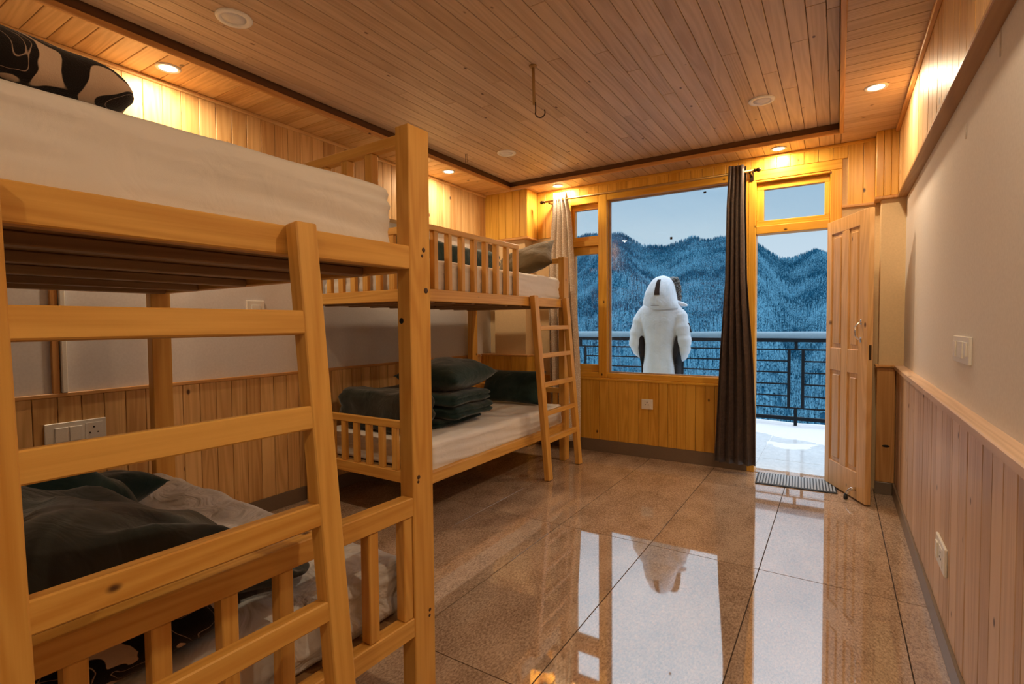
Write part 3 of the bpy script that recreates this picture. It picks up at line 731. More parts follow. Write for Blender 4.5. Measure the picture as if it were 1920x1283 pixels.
def fold_fn(seed, amp=.03, layers=3, h=.2):
    def f(v):
        q = Vector(v)
        q += Vector((fbm(v, 4, seed), fbm(v, 4, seed+3), fbm(v, 3.2, seed+6)))*amp
        # creases between layers on the sides
        ph = (v.z/h+.5)*layers
        g_ = abs((ph % 1)-.5)*2
        k_ = 1-.06*(g_**4)
        q.x *= k_; q.y *= k_
        return q
    return f
def pillow(name, label, center, size, m, rot, seed=1, group=None):
    a, b, t = size; n = 22; V = []; F = []
    for s in (1, -1):
        for j in range(n+1):
            for i in range(n+1):
                u, v = i/n*2-1, j/n*2-1
                th = t/2*((1-abs(u)**2.6)*(1-abs(v)**2.6))**.55
                pin = 1-.07*(1-abs(v)**2)*abs(u)**3; pin2 = 1-.07*(1-abs(u)**2)*abs(v)**3
                p = Vector((u*a/2*pin, v*b/2*pin2, s*th))
                p.z += fbm(p, 7, seed+(s > 0))*.014*(th/t*2)
                V.append(p)
        k0 = 0 if s > 0 else (n+1)**2
        for j in range(n):
            for i in range(n):
                q = [k0+j*(n+1)+i, k0+j*(n+1)+i+1, k0+(j+1)*(n+1)+i+1, k0+(j+1)*(n+1)+i]
                F.append(q if s > 0 else q[::-1])
    bm = bmesh.new(); vs = [bm.verts.new(p) for p in V]
    for q in F: bm.faces.new([vs[i] for i in q])
    bmesh.ops.remove_doubles(bm, verts=bm.verts, dist=1e-5)
    me = bpy.data.meshes.new(name); bm.to_mesh(me); bm.free(); me.materials.append(m); me.polygons.foreach_set('use_smooth', [True]*len(me.polygons))
    o = bpy.data.objects.new(name, me); o.location = center; o.rotation_euler = rot; COL.objects.link(o)
    return tag(o, label, 'pillow', group)

# upper deck of the near bunk: patterned fleece folded along the mattress
def fl_fn(v):
    q = Vector(v); e = (v.y+.45)/.9
    q.z = (q.z+.058)*(1.30-.62*e)-.058
    q += Vector((fbm(v, 4, 21), fbm(v, 4, 22), fbm(v, 5, 23)))*.014
    return q
soft('folded_blanket', 'black and cream patterned fleece blanket folded on the foreground upper mattress', 'blanket', (-1.44, .045, 1.733), (.50, .90, .115), .055, (24, 40, 10), FLEECE, fl_fn, R2)
# lower deck of the near bunk
soft('folded_blanket', 'black and cream patterned fleece blanket folded behind the lower balusters', 'blanket', nbw(-.45, -.845, .600), (.74, .50, .165), .06, (28, 24, 12), FLEECE, fold_fn(31, .016, 2, .165), R2)
def slab(name, label, x0, x1, prof, r, m, seed, amp=.03, rz=0):
    '''soft cloth mass between y stations: prof = (y, z_bottom, z_top)'''
    ys = [p[0] for p in prof]; sx, sy, h0 = x1-x0, ys[-1]-ys[0], .2; cx, cy = (x0+x1)/2, (ys[0]+ys[-1])/2
    z0 = min(p[1] for p in prof); zc_ = (z0+max(p[2] for p in prof))/2
    def f(v):
        y = v.y+cy; zb = np.interp(y, ys, [p[1] for p in prof]); zt = np.interp(y, ys, [p[2] for p in prof])
        k = v.z/h0+.5; q = Vector((v.x, v.y, zb+(zt-zb)*k-zc_))
        d = Vector((fbm(v, 3.2, seed), fbm(v, 3.2, seed+1), fbm(v, 3.6, seed+2)))*amp
        d.z *= k; q += d
        q.z += k*.018*math.sin(v.x*16+v.y*9+4*fbm(v, 2, seed+7))
        return q
    V, F = rgrid(sx, sy, h0, r, 36, 36, 12, f)
    return tag(mobj(name, V, F, m, None, True, (cx, cy, zc_)), label, 'blanket')
slab('folded_blanket', 'brown green wool blanket heaped on the lower foreground bunk above the patterned fleece', -1.88, -1.26, [(.14, .685, .85), (.42, .685, .83), (.60, .685, .77), (.70, .55, .72), (.80, .525, .655), (.89, .525, .585), (.95, .525, .55)], .08, OLIVE, 41, .022)
slab('folded_blanket', 'dark green blanket hump behind the brown green heap on the lower foreground bunk', -2.30, -1.93, [(.18, .525, .80), (.45, .525, .83), (.62, .525, .81), (.72, .525, .72), (.80, .525, .60)], .09, GREEN, 47, .03)
pillow('pillow', 'small dark green pillow beyond the heap on the lower foreground mattress', nbw(-1.38, -.46, .585), (.30, .36, .14), GREEN, (.03, -.06, .15), 51)
pillow('pillow', 'dark green pillow by the switchboard at the back of the lower foreground bunk', nbw(-1.66, -.76, .605), (.30, .46, .17), GREEN, (.05, -.25, 0), 53)

# far bunk, lower deck: stack of folded dark blankets
sx_, sy_ = -2.66, 3.00
zc = .516
for i, (h, w_, l_, m, lab) in enumerate(((.055, .62, .54, GREEN, 'thin dark cloth, lowest of the stack on the far lower mattress'),
                                      (.10, .80, .50, GREEN, 'folded dark green blanket, second from the bottom of the far lower stack'),
                                      (.09, .82, .54, GREEN, 'folded dark green blanket under the top pillow of the far lower stack'))):
    soft('folded_blanket', lab, 'blanket', (sx_+.02*(i % 2), sy_+.03*(i % 2), zc+h/2), (w_, l_, h), h*.42, (26, 24, 8), m, fold_fn(60+i, .014, 2, h), .04*i, group=None)
    zc += h*1.01
pillow('pillow', 'plump dark green pillow on top of the far lower stack', (sx_+.17, sy_+.02, zc+.112), (.54, .62, .23), GREEN, (.04, .04, .1), 66)
soft('folded_blanket', 'brown green blanket slumped at the near end of the far lower mattress', 'blanket', (-2.68, 2.56, .668), (.74, .30, .27), .09, (28, 20, 10), OLIVE, fold_fn(71, .03, 2, .2), 0)
pillow('pillow', 'dark green pillow leaning at the window end of the far lower bunk', (-2.57, 4.05, .668), (.64, .33, .15), GREEN, (math.radians(62), 0, math.radians(4)), 73)
# far bunk, upper deck
soft('folded_blanket', 'dark folded blanket behind the balusters of the far upper bunk', 'blanket', (-2.72, 3.10, 1.77), (.50, 1.40, .20), .07, (24, 50, 12), GREEN, fold_fn(81, .016, 3, .2), 0)
pillow('pillow', 'olive brown pillow leaning at the window end of the far upper bunk', (-2.385, 4.0, 1.812), (.56, .38, .17), BROWNPIL, (math.radians(42), math.radians(-16), math.radians(10)), 83)

# ------------------------------------------------------------------ curtains
def curtain(name, label, prof, y0, nf, amp, m, thick=.004):
    """prof: list of (z, x0, x1); pleats nf across"""
    N = 140; V = []; F = []; rows = []
    zs = np.linspace(prof[0][0], prof[-1][0], 46)
    pz = [p[0] for p in prof][::-1]; px0 = [p[1] for p in prof][::-1]; px1 = [p[2] for p in prof][::-1]
    for z in zs:
        a, b = np.interp(z, pz, px0), np.interp(z, pz, px1)
        for i in range(N+1):
            s = i/N
            ph = s*nf*2*PI + .25*math.sin(z*1.7)
            xx = a+(b-a)*s + .008*math.sin(ph*2+z)
            yy = y0 + amp*math.sin(ph)*(1+.25*nz((s*3, z*.8, 0), 1, 5)) + .012*nz((s*2, z*1.2, 1), 1, 6)
            V.append((xx, yy, z))
    n1 = N+1
    for j in range(len(zs)-1):
        for i in range(N): F.append([j*n1+i, j*n1+i+1, (j+1)*n1+i+1, (j+1)*n1+i])
    o = mobj(name, V, F, m, None, True)
    md = o.modifiers.new('thickness', 'SOLIDIFY'); md.thickness = thick
    return tag(o, label, 'curtain')
def dark_curtain_mat():
    m, t, b = mat('dark_satin'); K = t.links.new
    tc = nnew(t, 'ShaderNodeTexCoord'); n1 = nnew(t, 'ShaderNodeTexNoise'); n1.inputs['Scale'].default_value = 22; n1.inputs['Detail'].default_value = 4; n1.inputs['Distortion'].default_value = 2
    K(tc.outputs['Object'], n1.inputs[0]); rp = nnew(t, 'ShaderNodeValToRGB'); rp.color_ramp.elements[0].position = .4; rp.color_ramp.elements[1].position = .7
    rp.color_ramp.elements[0].color = (.045, .028, .025, 1); rp.color_ramp.elements[1].color = (.085, .055, .046, 1); K(n1.outputs[0], rp.inputs[0]); K(rp.outputs[0], b.inputs['Base Color'])
    b.inputs['Roughness'].default_value = .45; b.inputs['Sheen Weight'].default_value = .2
    return m
def lace_mat():
    m, t, b = mat('cream_lace'); K = t.links.new
    tc = nnew(t, 'ShaderNodeTexCoord'); vo = nnew(t, 'ShaderNodeTexVoronoi'); vo.inputs['Scale'].default_value = 80; K(tc.outputs['Object'], vo.inputs[0])
    rp = nnew(t, 'ShaderNodeValToRGB'); rp.color_ramp.elements[0].position = .25; rp.color_ramp.elements[1].position = .5
    rp.color_ramp.elements[0].color = (.88, .84, .78, 1); rp.color_ramp.elements[1].color = (.70, .60, .50, 1); K(vo.outputs['Distance'], rp.inputs[0]); K(rp.outputs[0], b.inputs['Base Color'])
    b.inputs['Roughness'].default_value = .8; b.inputs['Transmission Weight'].default_value = 0
    return m
curtain('dark_curtain', 'dark brown satin curtain gathered between the big window and the door', [(2.505, -.765, -.640), (2.2, -.78, -.640), (1.6, -.79, -.625), (1.0, -.83, -.58), (.5, -.85, -.555), (.085, -.865, -.545)], 4.525, 4.5, .032, dark_curtain_mat())
curtain('light_curtain', 'cream lace curtain gathered at the left end of the rod', [(2.52, -2.375, -2.245), (2.3, -2.40, -2.20), (1.9, -2.44, -2.17), (1.4, -2.45, -2.14), (.8, -2.44, -2.11), (.10, -2.43, -2.10)], 4.545, 4, .028, lace_mat())
rod = empty('curtain_rod', (-1.5, 4.53, 2.455), 'thin bronze curtain rod across the top of the big window', 'curtain rod')
rodm = MB().tube([(-2.47, 4.53, 2.455), (-.575, 4.53, 2.455)], .0095, 12).obj('rod', BRASS, rod, True)
for s, xe in ((-1, -2.47), (1, -.575)):
    MB().lathe([(.010, 0), (.015, s*.006), (.009, s*.014), (.012, s*.02), (.018, s*.032), (.014, s*.045), (.005, s*.052)], (xe, 4.53, 2.455), 16, 'x').obj('finial', BRONZE, rodm, True)
for xb in (-2.425, -.605):
    MB().box((xb-.008, 4.535, 2.435), (xb+.008, YW-.013, 2.455), .002).box((xb-.014, YW-.02, 2.40), (xb+.014, YW-.0135, 2.49), .002).obj('bracket', BRONZE, rod)
for xr in (-2.35, -2.31, -2.27, -.745, -.705, -.665):
    V_ = MB().tube([(xr, 4.53+.017*math.cos(t), 2.452+.017*math.sin(t)) for t in np.linspace(0, 2*PI, 17)], .003, 6, False)
    V_.obj('ring', BRONZE, rod, True)

# ------------------------------------------------------------------ doormat
dm = empty('doormat', (-.262, 4.505, .001), 'black and grey ribbed doormat at the balcony door', 'mat', None, math.radians(3)); dm['_base'] = (0, 0, 0)
MB().box((-.27, -.165, 0), (.27, .165, .006), .002).obj('backing', BLACKRUB, dm, loc=(0, 0, 0))
RIB = flat('grey_rib', (.36, .40, .46), .7, bscale=150)
for i in range(26):
    x = -.252+.0202*i
    MB().box((x-.0062, -.148, .0055), (x+.0062, .148, .0095), .0015).obj('rib', RIB, dm, loc=(0, 0, 0))

# ------------------------------------------------------------------ balcony railing
YRL = 7.13
rl = empty('balcony_railing', (-1.4, YRL, -.03), 'black iron balcony railing with snow on its top bar', 'railing')
def rb(nm, lo, hi): return box(nm, lo, hi, BLACKIRON, rl, .002)
XA, XB_ = -6.4, 3.4
rb('top_bar', (XA, YRL-.025, 1.0), (XB_, YRL+.025, 1.045)); rb('bottom_bar', (XA, YRL-.018, .042), (XB_, YRL+.018, .085))
cs = [-.42+1.43*k for k in range(-4, 3)]
for c in cs:
    rb('post', (c-.017, YRL-.017, -.03), (c+.017, YRL+.017, .20)); rb('post', (c-.017, YRL-.017, .90), (c+.017, YRL+.017, 1.0))
    for dx in (-.075, .075): rb('upright', (c+dx-.017, YRL-.012, .183), (c+dx+.017, YRL+.012, .918))
    rb('link', (c-.058, YRL-.010, .183), (c+.058, YRL+.010, .20)); rb('link', (c-.058, YRL-.010, .90), (c+.058, YRL+.010, .918))
ends = [XA]+sum([[c-.092, c+.092] for c in cs], [])+[XB_]
for i in range(0, len(ends), 2):
    for z in (.907, .766, .626, .483, .337, .191):
        rb('bar', (ends[i], YRL-.008, z-.009), (ends[i+1], YRL+.008, z+.009))
V, F = rgrid(XB_-XA, .085, .085, .036, 160, 6, 6, lambda v: Vector((v.x, v.y*(1+.15*nz((v.x, 0, 0), 3, 2)), v.z*(1+.12*nz((v.x, 0, 0), 2.2, 1)))))
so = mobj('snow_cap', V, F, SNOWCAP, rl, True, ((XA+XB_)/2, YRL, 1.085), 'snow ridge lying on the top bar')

# ------------------------------------------------------------------ person on the balcony
def loft(rings, n=28, cap=True):
    V, F = [], []
    for (cx, cy, cz, rx, ry) in rings:
        for k in range(n):
            t = 2*PI*k/n; c, s = math.cos(t), math.sin(t)
            e = .82
            V.append((cx+rx*math.copysign(abs(c)**e, c), cy+ry*math.copysign(abs(s)**e, s), cz))
    for i in range(len(rings)-1):
        for k in range(n): F.append([i*n+k, i*n+(k+1) % n, (i+1)*n+(k+1) % n, (i+1)*n+k])
    if cap: F.append(list(range(n))[::-1]); F.append([(len(rings)-1)*n+k for k in range(n)])
    return V, F
JACKET = fabric('white_jacket_shell', (.60, .65, .74), (.70, .75, .84), scale=6, rough=.6, sheen=.1, weave=300, bump=.1, wr=.5)
JBLACK = fabric('black_jacket_panel', (.010, .010, .013), (.016, .016, .020), scale=6, rough=.8, sheen=0)
FUR = fabric('grey_fur', (.06, .065, .07), (.22, .23, .24), scale=60, rough=.95, weave=200, bump=1.0)
JEANS = fabric('dark_blue_jeans', (.03, .05, .09), (.05, .08, .13), scale=20)
SKIN = flat('skin', (.55, .34, .25), .5)
PX, PY = -1.63, 5.62
per = empty('person', (PX, PY, -.03), 'person seen from behind on the balcony in a hooded white parka, hands in pockets', 'person')
def pobj(name, V, F, m, remesh=None, smooth=True, label=None, parent=per):
    o = mobj(name, V, F, m, None, smooth, (0, 0, 0)); o.parent = parent
    if remesh:
        r = o.modifiers.new('blend', 'REMESH'); r.mode = 'VOXEL'; r.voxel_size = remesh; r.use_smooth_shade = True
        s = o.modifiers.new('soften', 'SMOOTH'); s.factor = .5; s.iterations = 3
    if label: o['label'] = label
    return o
# body: legs, hips, trunk, neck, head, arms with hands as one surface
mb = MB()
mb.add(*loft([(0, 0, .86, .155, .11), (0, 0, .98, .165, .115), (0, 0, 1.1, .15, .10), (0, 0, 1.28, .175, .11), (0, 0, 1.40, .17, .10), (0, 0, 1.455, .08, .07)]))
for s in (-1, 1):
    mb.tube([(s*.085, 0, .92), (s*.095, .005, .70), (s*.10, .012, .50), (s*.102, .0, .30), (s*.105, -.01, .12), (s*.106, .0, .06)], [.088, .085, .065, .058, .046, .05], 16)
    mb.tube([(s*.17, 0, 1.38), (s*.225, -.02, 1.24), (s*.262, -.035, 1.10), (s*.235, .06, .98), (s*.19, .13, .93)], [.055, .05, .042, .037, .03], 14)
    for q in range(4):
        mb.tube([(s*(.20-.012*q), .13+.006*q, .94-.012*q), (s*(.165-.01*q), .165, .925-.014*q), (s*(.135-.006*q), .185, .915-.016*q)], [.011, .0095, .008], 8)
    mb.tube([(s*.20, .12, .955), (s*.175, .135, .975), (s*.155, .155, .98)], [.012, .010, .008], 8)
mb.add(*loft([(0, .005, 1.44, .058, .06), (0, .01, 1.50, .056, .06), (0, .02, 1.53, .072, .088), (0, .022, 1.58, .078, .10), (0, .02, 1.64, .078, .102), (0, .015, 1.70, .06, .08), (0, .012, 1.725, .025, .035)]))
mb.tube([(.02, .118, 1.60), (.02, .138, 1.575), (.02, .118, 1.565)], [.008, .013, .010], 8)
pobj('body', mb.V, mb.F, SKIN, .012)
# trousers
mb = MB(); mb.add(*loft([(0, 0, .80, .17, .12), (0, 0, .90, .175, .125), (0, 0, 1.0, .172, .122)]))
for s in (-1, 1): mb.tube([(s*.085, 0, .90), (s*.095, .005, .70), (s*.10, .012, .50), (s*.102, .0, .30), (s*.105, -.008, .14)], [.10, .097, .080, .072, .066], 16)
pobj('trousers', mb.V, mb.F, JEANS, .016, label='dark blue trousers')
for s in (-1, 1):
    V, F = rgrid(.105, .28, .12, .045, 8, 16, 8, lambda v: Vector((v.x*(1-.12*(v.y > .05)), v.y, v.z*(1-.45*max(0, v.y)/.14)+(-.027*max(0, v.y)/.14))))
    pobj('boot', [(v[0]+s*.107, v[1]+.05, v[2]+.062) for v in V], F, BLACKRUB, None)
# parka: torso + arms, one surface
mb = MB()
def wrk(V): return [(v[0]+.010*nz((v[0]*2, v[1]*2, v[2]), 6, 4), v[1]+.012*nz((v[0]*2, v[1]*2, v[2]), 6, 8), v[2]) for v in V]
V, F = loft([(0, 0, .60, .185, .150), (0, 0, .63, .192, .156), (0, 0, .80, .186, .152), (0, 0, .95, .172, .144), (0, 0, 1.05, .170, .144), (0, -.005, 1.18, .186, .152), (0, -.008, 1.30, .215, .150), (0, -.006, 1.39, .232, .142), (0, 0, 1.44, .222, .134), (0, .005, 1.475, .190, .12), (0, .01, 1.515, .12, .10)], 40)
mb.add(wrk(V), F)
for s in (-1, 1):
    P_ = [(.145, -.005, 1.405), (.195, -.012, 1.36), (.228, -.03, 1.27), (.255, -.05, 1.16), (.266, -.055, 1.06), (.255, -.02, .985), (.228, .035, .93), (.205, .085, .90), (.19, .11, .885)]
    rr = [.070, .082, .080, .074, .070, .062, .054, .046, .038]
    pp, rq = [], []
    for t_ in np.linspace(0, len(P_)-1, 40):
        k_ = min(int(t_), len(P_)-2); f_k = t_-k_
        a_, b_ = Vector(P_[k_]), Vector(P_[k_+1]); q_ = a_.lerp(b_, f_k); pp.append((s*q_.x, q_.y, q_.z))
        rq.append((rr[k_]*(1-f_k)+rr[k_+1]*f_k)*(1+.06*math.sin(t_*5.2+s)+.03*math.sin(t_*11)))
    mb.tube(pp, rq, 20)
pk = pobj('parka', mb.V, mb.F, JACKET, .010, label='white padded parka')
# hood with open front, stripe, fur trim
yaw = math.radians(-24)
def hood_pts(th, ph, k=1.0):
    pass
def hoodmesh(off=0.0, t0=0, t1=2*PI, n=40, zlo=1.42, cols=None, zhi=None):
    prof = [(1.425, .196, .128, .0), (1.455, .196, .140, -.004), (1.50, .182, .148, -.008), (1.54, .168, .150, -.010), (1.60, .150, .150, -.006), (1.65, .132, .142, .004), (1.70, .108, .124, .014), (1.74, .080, .098, .024), (1.768, .048, .062, .032), (1.780, .004, .004, .036)]
    V, F = [], []; m = 26; zz = np.linspace(prof[0][0], prof[-1][0], m)
    if zhi: zz = np.linspace(zlo, zhi, m)
    for z in zz:
        rx = np.interp(z, [p[0] for p in prof], [p[1] for p in prof]); ry = np.interp(z, [p[0] for p in prof], [p[2] for p in prof]); cy = np.interp(z, [p[0] for p in prof], [p[3] for p in prof])
        for k in range(n+1):
            t = t0+(t1-t0)*k/n
            wv = .006*nz((math.cos(t)*2, math.sin(t)*2, z*8), 1.5, 12)
            x, y_ = (rx+off+wv)*math.cos(t), cy+(ry+off+wv)*math.sin(t)
            V.append((x*math.cos(yaw)-y_*math.sin(yaw), x*math.sin(yaw)+y_*math.cos(yaw), z))
    for j in range(m-1):
        for k in range(n): F.append([j*(n+1)+k, j*(n+1)+k+1, (j+1)*(n+1)+k+1, (j+1)*(n+1)+k])
    return V, F
# the face opening looks along local +y: leave out 60..120 degrees
V, F = hoodmesh(0, math.radians(128), math.radians(128+284), 48)
ho = pobj('hood', V, F, JACKET, None, label='white hood pulled up'); sd = ho.modifiers.new('thick', 'SOLIDIFY'); sd.thickness = .014; sd.offset = 1
V, F = hoodmesh(.021, math.radians(288), math.radians(306), 6, 1.575, None, 1.768)
hs = pobj('hood_stripe', V, F, JBLACK, None, label='black stripe down the back of the hood', parent=ho); hs.modifiers.new('thick', 'SOLIDIFY').thickness = .004
# fur ruff round the face opening
pts = []
for z, s in [(z, -1) for z in np.linspace(1.48, 1.74, 9)]+[(z, 1) for z in np.linspace(1.74, 1.48, 9)]:
    k = math.sqrt(max(.02, 1-((z-1.60)/.175)**2)); x, y_ = s*.125*k**.6, .125-.02*abs(z-1.6)
    pts.append((x*math.cos(yaw)-y_*math.sin(yaw), x*math.sin(yaw)+y_*math.cos(yaw), z))
pts = [tuple(Vector(a_).lerp(Vector(b_), k_/9)) for a_, b_ in zip(pts[:-1], pts[1:]) for k_ in range(9)]
mb = MB().tube(pts, .034, 30)
mb.V = [tuple(Vector(v)+Vector((nz(v, 85, 1), nz(v, 85, 2), nz(v, 85, 3)))*.022) for v in mb.V]
pobj('fur_trim', mb.V, mb.F, FUR, None, label='grey fur trim of the hood', parent=ho)
# collar flap at the right
V, F = rgrid(.16, .12, .085, .028, 12, 8, 6)
V = [(v[0]+.195, v[1]*(1-.5*(v[0]+.08)/.16)+.03, v[2]*(1-.7*(v[0]+.08)/.16)+1.482-.22*v[0]) for v in V]
pobj('collar_flap', V, F, JACKET, None)
# seam at the hood base
MB_ = MB().tube([(.196*math.cos(t), -.004+.166*math.sin(t), 1.462) for t in np.linspace(PI*1.40, PI*1.78, 24)], .0035, 6)
pobj('hood_seam', MB_.V, MB_.F, flat('seam_grey', (.25, .26, .28), .8), None)
# black side panels and sleeve gussets
for s in (-1, 1):
    V, F = loft([(s*.183, .02, .62, .020, .10), (s*.180, .02, .80, .024, .10), (s*.182, .0, .90, .040, .100), (s*.190, -.015, 1.00, .042, .095), (s*.196, -.025, 1.10, .028, .08), (s*.206, -.02, 1.19, .006, .04)], 18)
    pobj('side_panel', V, F, JBLACK, None, label='black side panel', parent=pk)
    V, F = loft([(s*.196, .060, .87, .010, .03), (s*.205, .03, .93, .020, .05), (s*.212, -.01, 1.02, .022, .07), (s*.210, -.02, 1.11, .016, .06), (s*.208, -.015, 1.18, .005, .03)], 16)
    pobj('sleeve_panel', V, F, JBLACK, None, label='black inner sleeve panel', parent=pk)
V, F = rgrid(.012, .03, .10, .005, 3, 4, 8); pobj('sleeve_badge', [(v[0]+.318-.28*(v[2]), v[1]-.04, v[2]+1.225) for v in V], F, JBLACK, None, label='narrow black tab on the right sleeve', parent=pk)

# ------------------------------------------------------------------ mountains
def vec_el(px, py):
    r = ray(px, py); return math.atan2(r[0], r[1]), r[2]/math.hypot(r[0], r[1])
ridge_px = [(900, 452), (1000, 462), (1070, 448), (1100, 440), (1140, 440), (1165, 437), (1185, 449), (1205, 460), (1225, 461), (1250, 462), (1270, 455), (1285, 450), (1300, 444), (1315, 450), (1330, 452), (1350, 447), (1370, 446), (1400, 450), (1425, 462), (1445, 476), (1465, 486), (1485, 486), (1505, 478), (1530, 470), (1556, 480), (1600, 462), (1680, 445), (1800, 470)]
RA = sorted((vec_el(*p)) for p in ridge_px); ra = [a for a, _ in RA]; re_ = [e for _, e in RA]
R0, R1 = 300.0, 1750.0
def terrain(az, t):
    """t 0..1 from foot to ridge; returns world point"""
    el = np.interp(az, ra, re_)-.004
    R = R1*(1+.10*math.sin(az*9))
    r = R0+(R-R0)*t
    z0 = -130.0; zr = CAMH+R*el
    s = t**1.12
    z = z0+(zr-z0)*s
    x, y = r*math.sin(az), r*math.cos(az)
    env = math.sin(min(1, t*1.02)*PI)**.7 if t < .98 else .05
    sp = math.sin(az*38+2.6*t+1.3*math.sin(az*13))      # spurs and gullies
    z += env*(sp*26 + 38*nz((x/420, y/420, 0), 1, 31) + 16*nz((x/130, y/130, 0), 1, 33))
    return x, y, z
def mountain_mat():
    m, t, b = mat('snowy_slope'); K = t.links.new
    tc = nnew(t, 'ShaderNodeTexCoord'); n1 = nnew(t, 'ShaderNodeTexNoise'); n1.inputs['Scale'].default_value = .02; n1.inputs['Detail'].default_value = 7; K(tc.outputs['Object'], n1.inputs[0])
    rp = nnew(t, 'ShaderNodeValToRGB'); rp.color_ramp.elements[0].position = .42; rp.color_ramp.elements[1].position = .66
    rp.color_ramp.elements[0].color = (.012, .065, .12, 1); rp.color_ramp.elements[1].color = (.05, .17, .27, 1); K(n1.outputs[0], rp.inputs[0]); K(rp.outputs[0], b.inputs['Base Color'])  # blue of the distance haze put into the slope colour
    b.inputs['Roughness'].default_value = 1; b.inputs['Specular IOR Level'].default_value = 0
    return m
def tree_mat(name, dark, snow, cov):
    m, t, b = mat(name); K = t.links.new
    ge = nnew(t, 'ShaderNodeNewGeometry'); n1 = nnew(t, 'ShaderNodeTexNoise'); n1.inputs['Scale'].default_value = .012; n1.inputs['Detail'].default_value = 6; K(ge.outputs['Position'], n1.inputs[0])
    n2 = nnew(t, 'ShaderNodeTexNoise'); n2.inputs['Scale'].default_value = .35; n2.inputs['Detail'].default_value = 3; K(ge.outputs['Position'], n2.inputs[0])
    sx = nnew(t, 'ShaderNodeSeparateXYZ'); K(ge.outputs['Position'], sx.inputs[0])
    # less snow colour on the trees higher up
    mr = nnew(t, 'ShaderNodeMapRange'); mr.inputs[1].default_value = -100; mr.inputs[2].default_value = 300; mr.inputs[3].default_value = cov+.05; mr.inputs[4].default_value = cov-.20; K(sx.outputs['Z'], mr.inputs[0])
    q = nnew(t, 'ShaderNodeMath', operation='MULTIPLY_ADD'); q.inputs[1].default_value = .9; K(n2.outputs[0], q.inputs[0]); K(mr.outputs[0], q.inputs[2])
    q2 = nnew(t, 'ShaderNodeMath', operation='MULTIPLY_ADD'); q2.inputs[1].default_value = .9; K(n1.outputs[0], q2.inputs[0]); K(q.outputs[0], q2.inputs[2])
    rp = nnew(t, 'ShaderNodeValToRGB'); rp.color_ramp.elements[0].position = .88; rp.color_ramp.elements[1].position = 1.0
    rp.color_ramp.elements[0].position = .80
    rp.color_ramp.elements[0].color = (*dark, 1); rp.color_ramp.elements[1].color = (*snow, 1); K(q2.outputs[0], rp.inputs[0]); K(rp.outputs[0], b.inputs['Base Color'])
    b.inputs['Roughness'].default_value = 1; b.inputs['Specular IOR Level'].default_value = 0
    return m
NA, NT = 220, 120; V, F = [], []
A0, A1 = math.radians(-62), math.radians(24)
for j in range(NT+1):
    for i in range(NA+1):
        V.append(terrain(A0+(A1-A0)*i/NA, j/NT))
for j in range(NT):
    for i in range(NA): F.append([j*(NA+1)+i, j*(NA+1)+i+1, (j+1)*(NA+1)+i+1, (j+1)*(NA+1)+i])
mt = struct(mobj('mountain', V, F, mountain_mat(), None, True), 'forested snowy mountain ridge across the valley')
TREE = tree_mat('frosted_conifer', (.008, .058, .112), (.095, .26, .38), .08)  # tree and snow colours carry the blue distance haze
def tree_geo(n=6, tiers=4):
    V, F = [], []
    for k in range(tiers):
        z0 = .06+.78*k/tiers; z1 = min(1.0, z0+.40); r = .115*(1-.70*k/tiers)
        b = len(V)
        for i in range(n):
            a = 2*PI*i/n+k*.5; rr = r*(1 if i % 2 else .78); V.append((rr*math.cos(a), rr*math.sin(a), z0-(.03 if i % 2 else 0)))
        V.append((0, 0, z1))
        for i in range(n): F.append([b+i, b+(i+1) % n, b+n])
    V += [(-.015, -.015, 0), (.015, -.015, 0), (0, .02, 0), (0, 0, .2)]; b = len(V)-4
    F += [[b, b+1, b+3], [b+1, b+2, b+3], [b+2, b, b+3]]
    return np.array(V), F
rs = np.random.RandomState(5)
NTREE = 70000
az = rs.uniform(math.radians(-55), math.radians(20), NTREE); tt = rs.uniform(0, 1, NTREE)**.62
extra = rs.uniform(math.radians(-50), math.radians(14), 2600); az = np.concatenate([az, extra]); tt = np.concatenate([tt, rs.uniform(.985, 1.0, 2600)])
P = np.array([terrain(a, t) for a, t in zip(az, tt)]); H = rs.uniform(9, 17, len(P))
vis = (az > math.radians(-36)) & (az < math.radians(2))
d = np.hypot(P[:, 0], P[:, 1]); size = np.where(vis, H/d, 0)
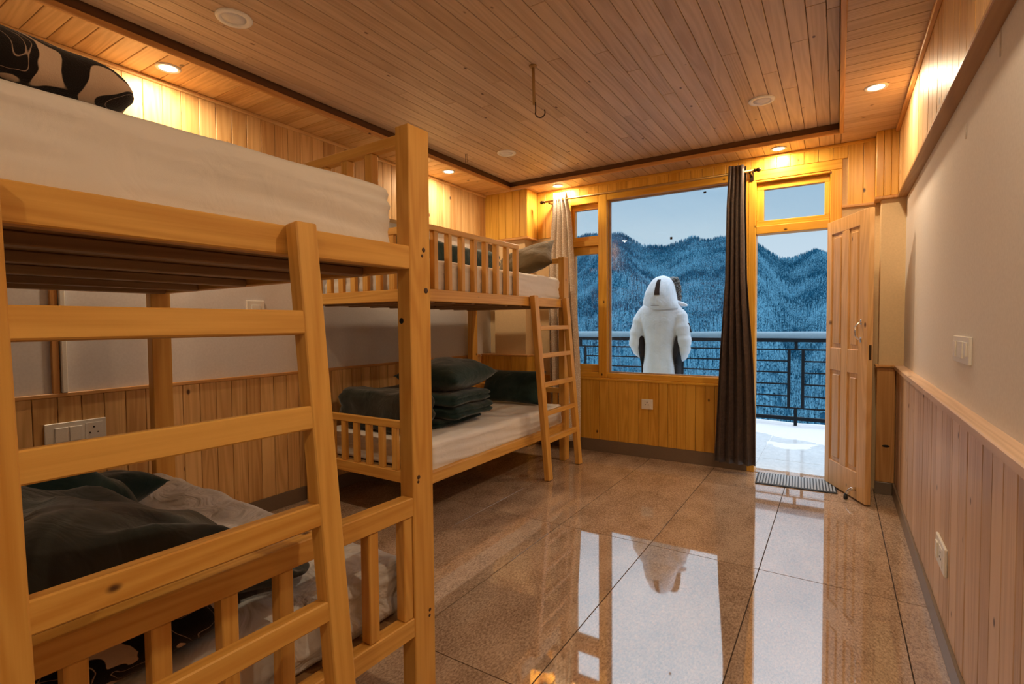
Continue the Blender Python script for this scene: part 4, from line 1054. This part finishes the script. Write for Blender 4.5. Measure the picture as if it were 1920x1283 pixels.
# nearest trees seen above the balcony edge become individuals
el = (P[:, 2]-CAMH)/d
size = np.where(el > -.14, size, 0)
order = np.argsort(-size)
first = []
for k in order:                       # the largest ones, standing clear of one another
    if len(first) == 300: break
    if all((P[k][0]-P[q][0])**2+(P[k][1]-P[q][1])**2 > (.13*(H[k]+H[q]))**2 for q in first): first.append(k)
first = np.array(first); FP = P[first][:, :2]; FH = H[first]
clear = np.array([not np.any(((FP-P[k][:2])**2).sum(1) < (.14*(FH+H[k]))**2) for k in range(len(P))])
rest = np.nonzero(clear)[0]
tv, tf = tree_geo()
tme = mesh_from('conifer', tv, tf, TREE)
for k in first:
    o = bpy.data.objects.new('conifer', tme); o.location = P[k]; s = H[k]; o.scale = (s, s, s); o.rotation_euler = (0, 0, float(rs.uniform(0, 6)))
    COL.objects.link(o); tag(o, 'snow dusted conifer among the many alike low on the mountainside', 'tree', 'conifers low on the mountainside')
tv2, tf2 = tree_geo(5, 3)
nv = len(tv2); ang_ = rs.uniform(0, 2*PI, len(rest)); c, s = np.cos(ang_), np.sin(ang_)
VV = np.empty((len(rest), nv, 3)); h = H[rest][:, None]
VV[:, :, 0] = (tv2[None, :, 0]*c[:, None]-tv2[None, :, 1]*s[:, None])*h+P[rest][:, 0:1]
VV[:, :, 1] = (tv2[None, :, 0]*s[:, None]+tv2[None, :, 1]*c[:, None])*h+P[rest][:, 1:2]
VV[:, :, 2] = tv2[None, :, 2]*h+P[rest][:, 2:3]
tfa = np.array(tf2); FF = (tfa[None]+(np.arange(len(rest))*nv)[:, None, None]).reshape(-1, 3)
me = bpy.data.meshes.new('forest'); me.vertices.add(len(rest)*nv); me.vertices.foreach_set('co', VV.ravel())
me.loops.add(FF.size); me.loops.foreach_set('vertex_index', FF.ravel().astype(np.int32)); me.polygons.add(len(FF)); me.polygons.foreach_set('loop_start', np.arange(0, FF.size, 3, dtype=np.int32)); me.update(calc_edges=True); me.validate()
me.materials.append(TREE)
fo = bpy.data.objects.new('forest', me); COL.objects.link(fo); fo['kind'] = 'stuff'; tag(fo, 'dense snowy conifer forest covering the mountain up to its ridge', 'forest')

for o in bpy.data.objects:
    if '_base' in o: del o['_base']
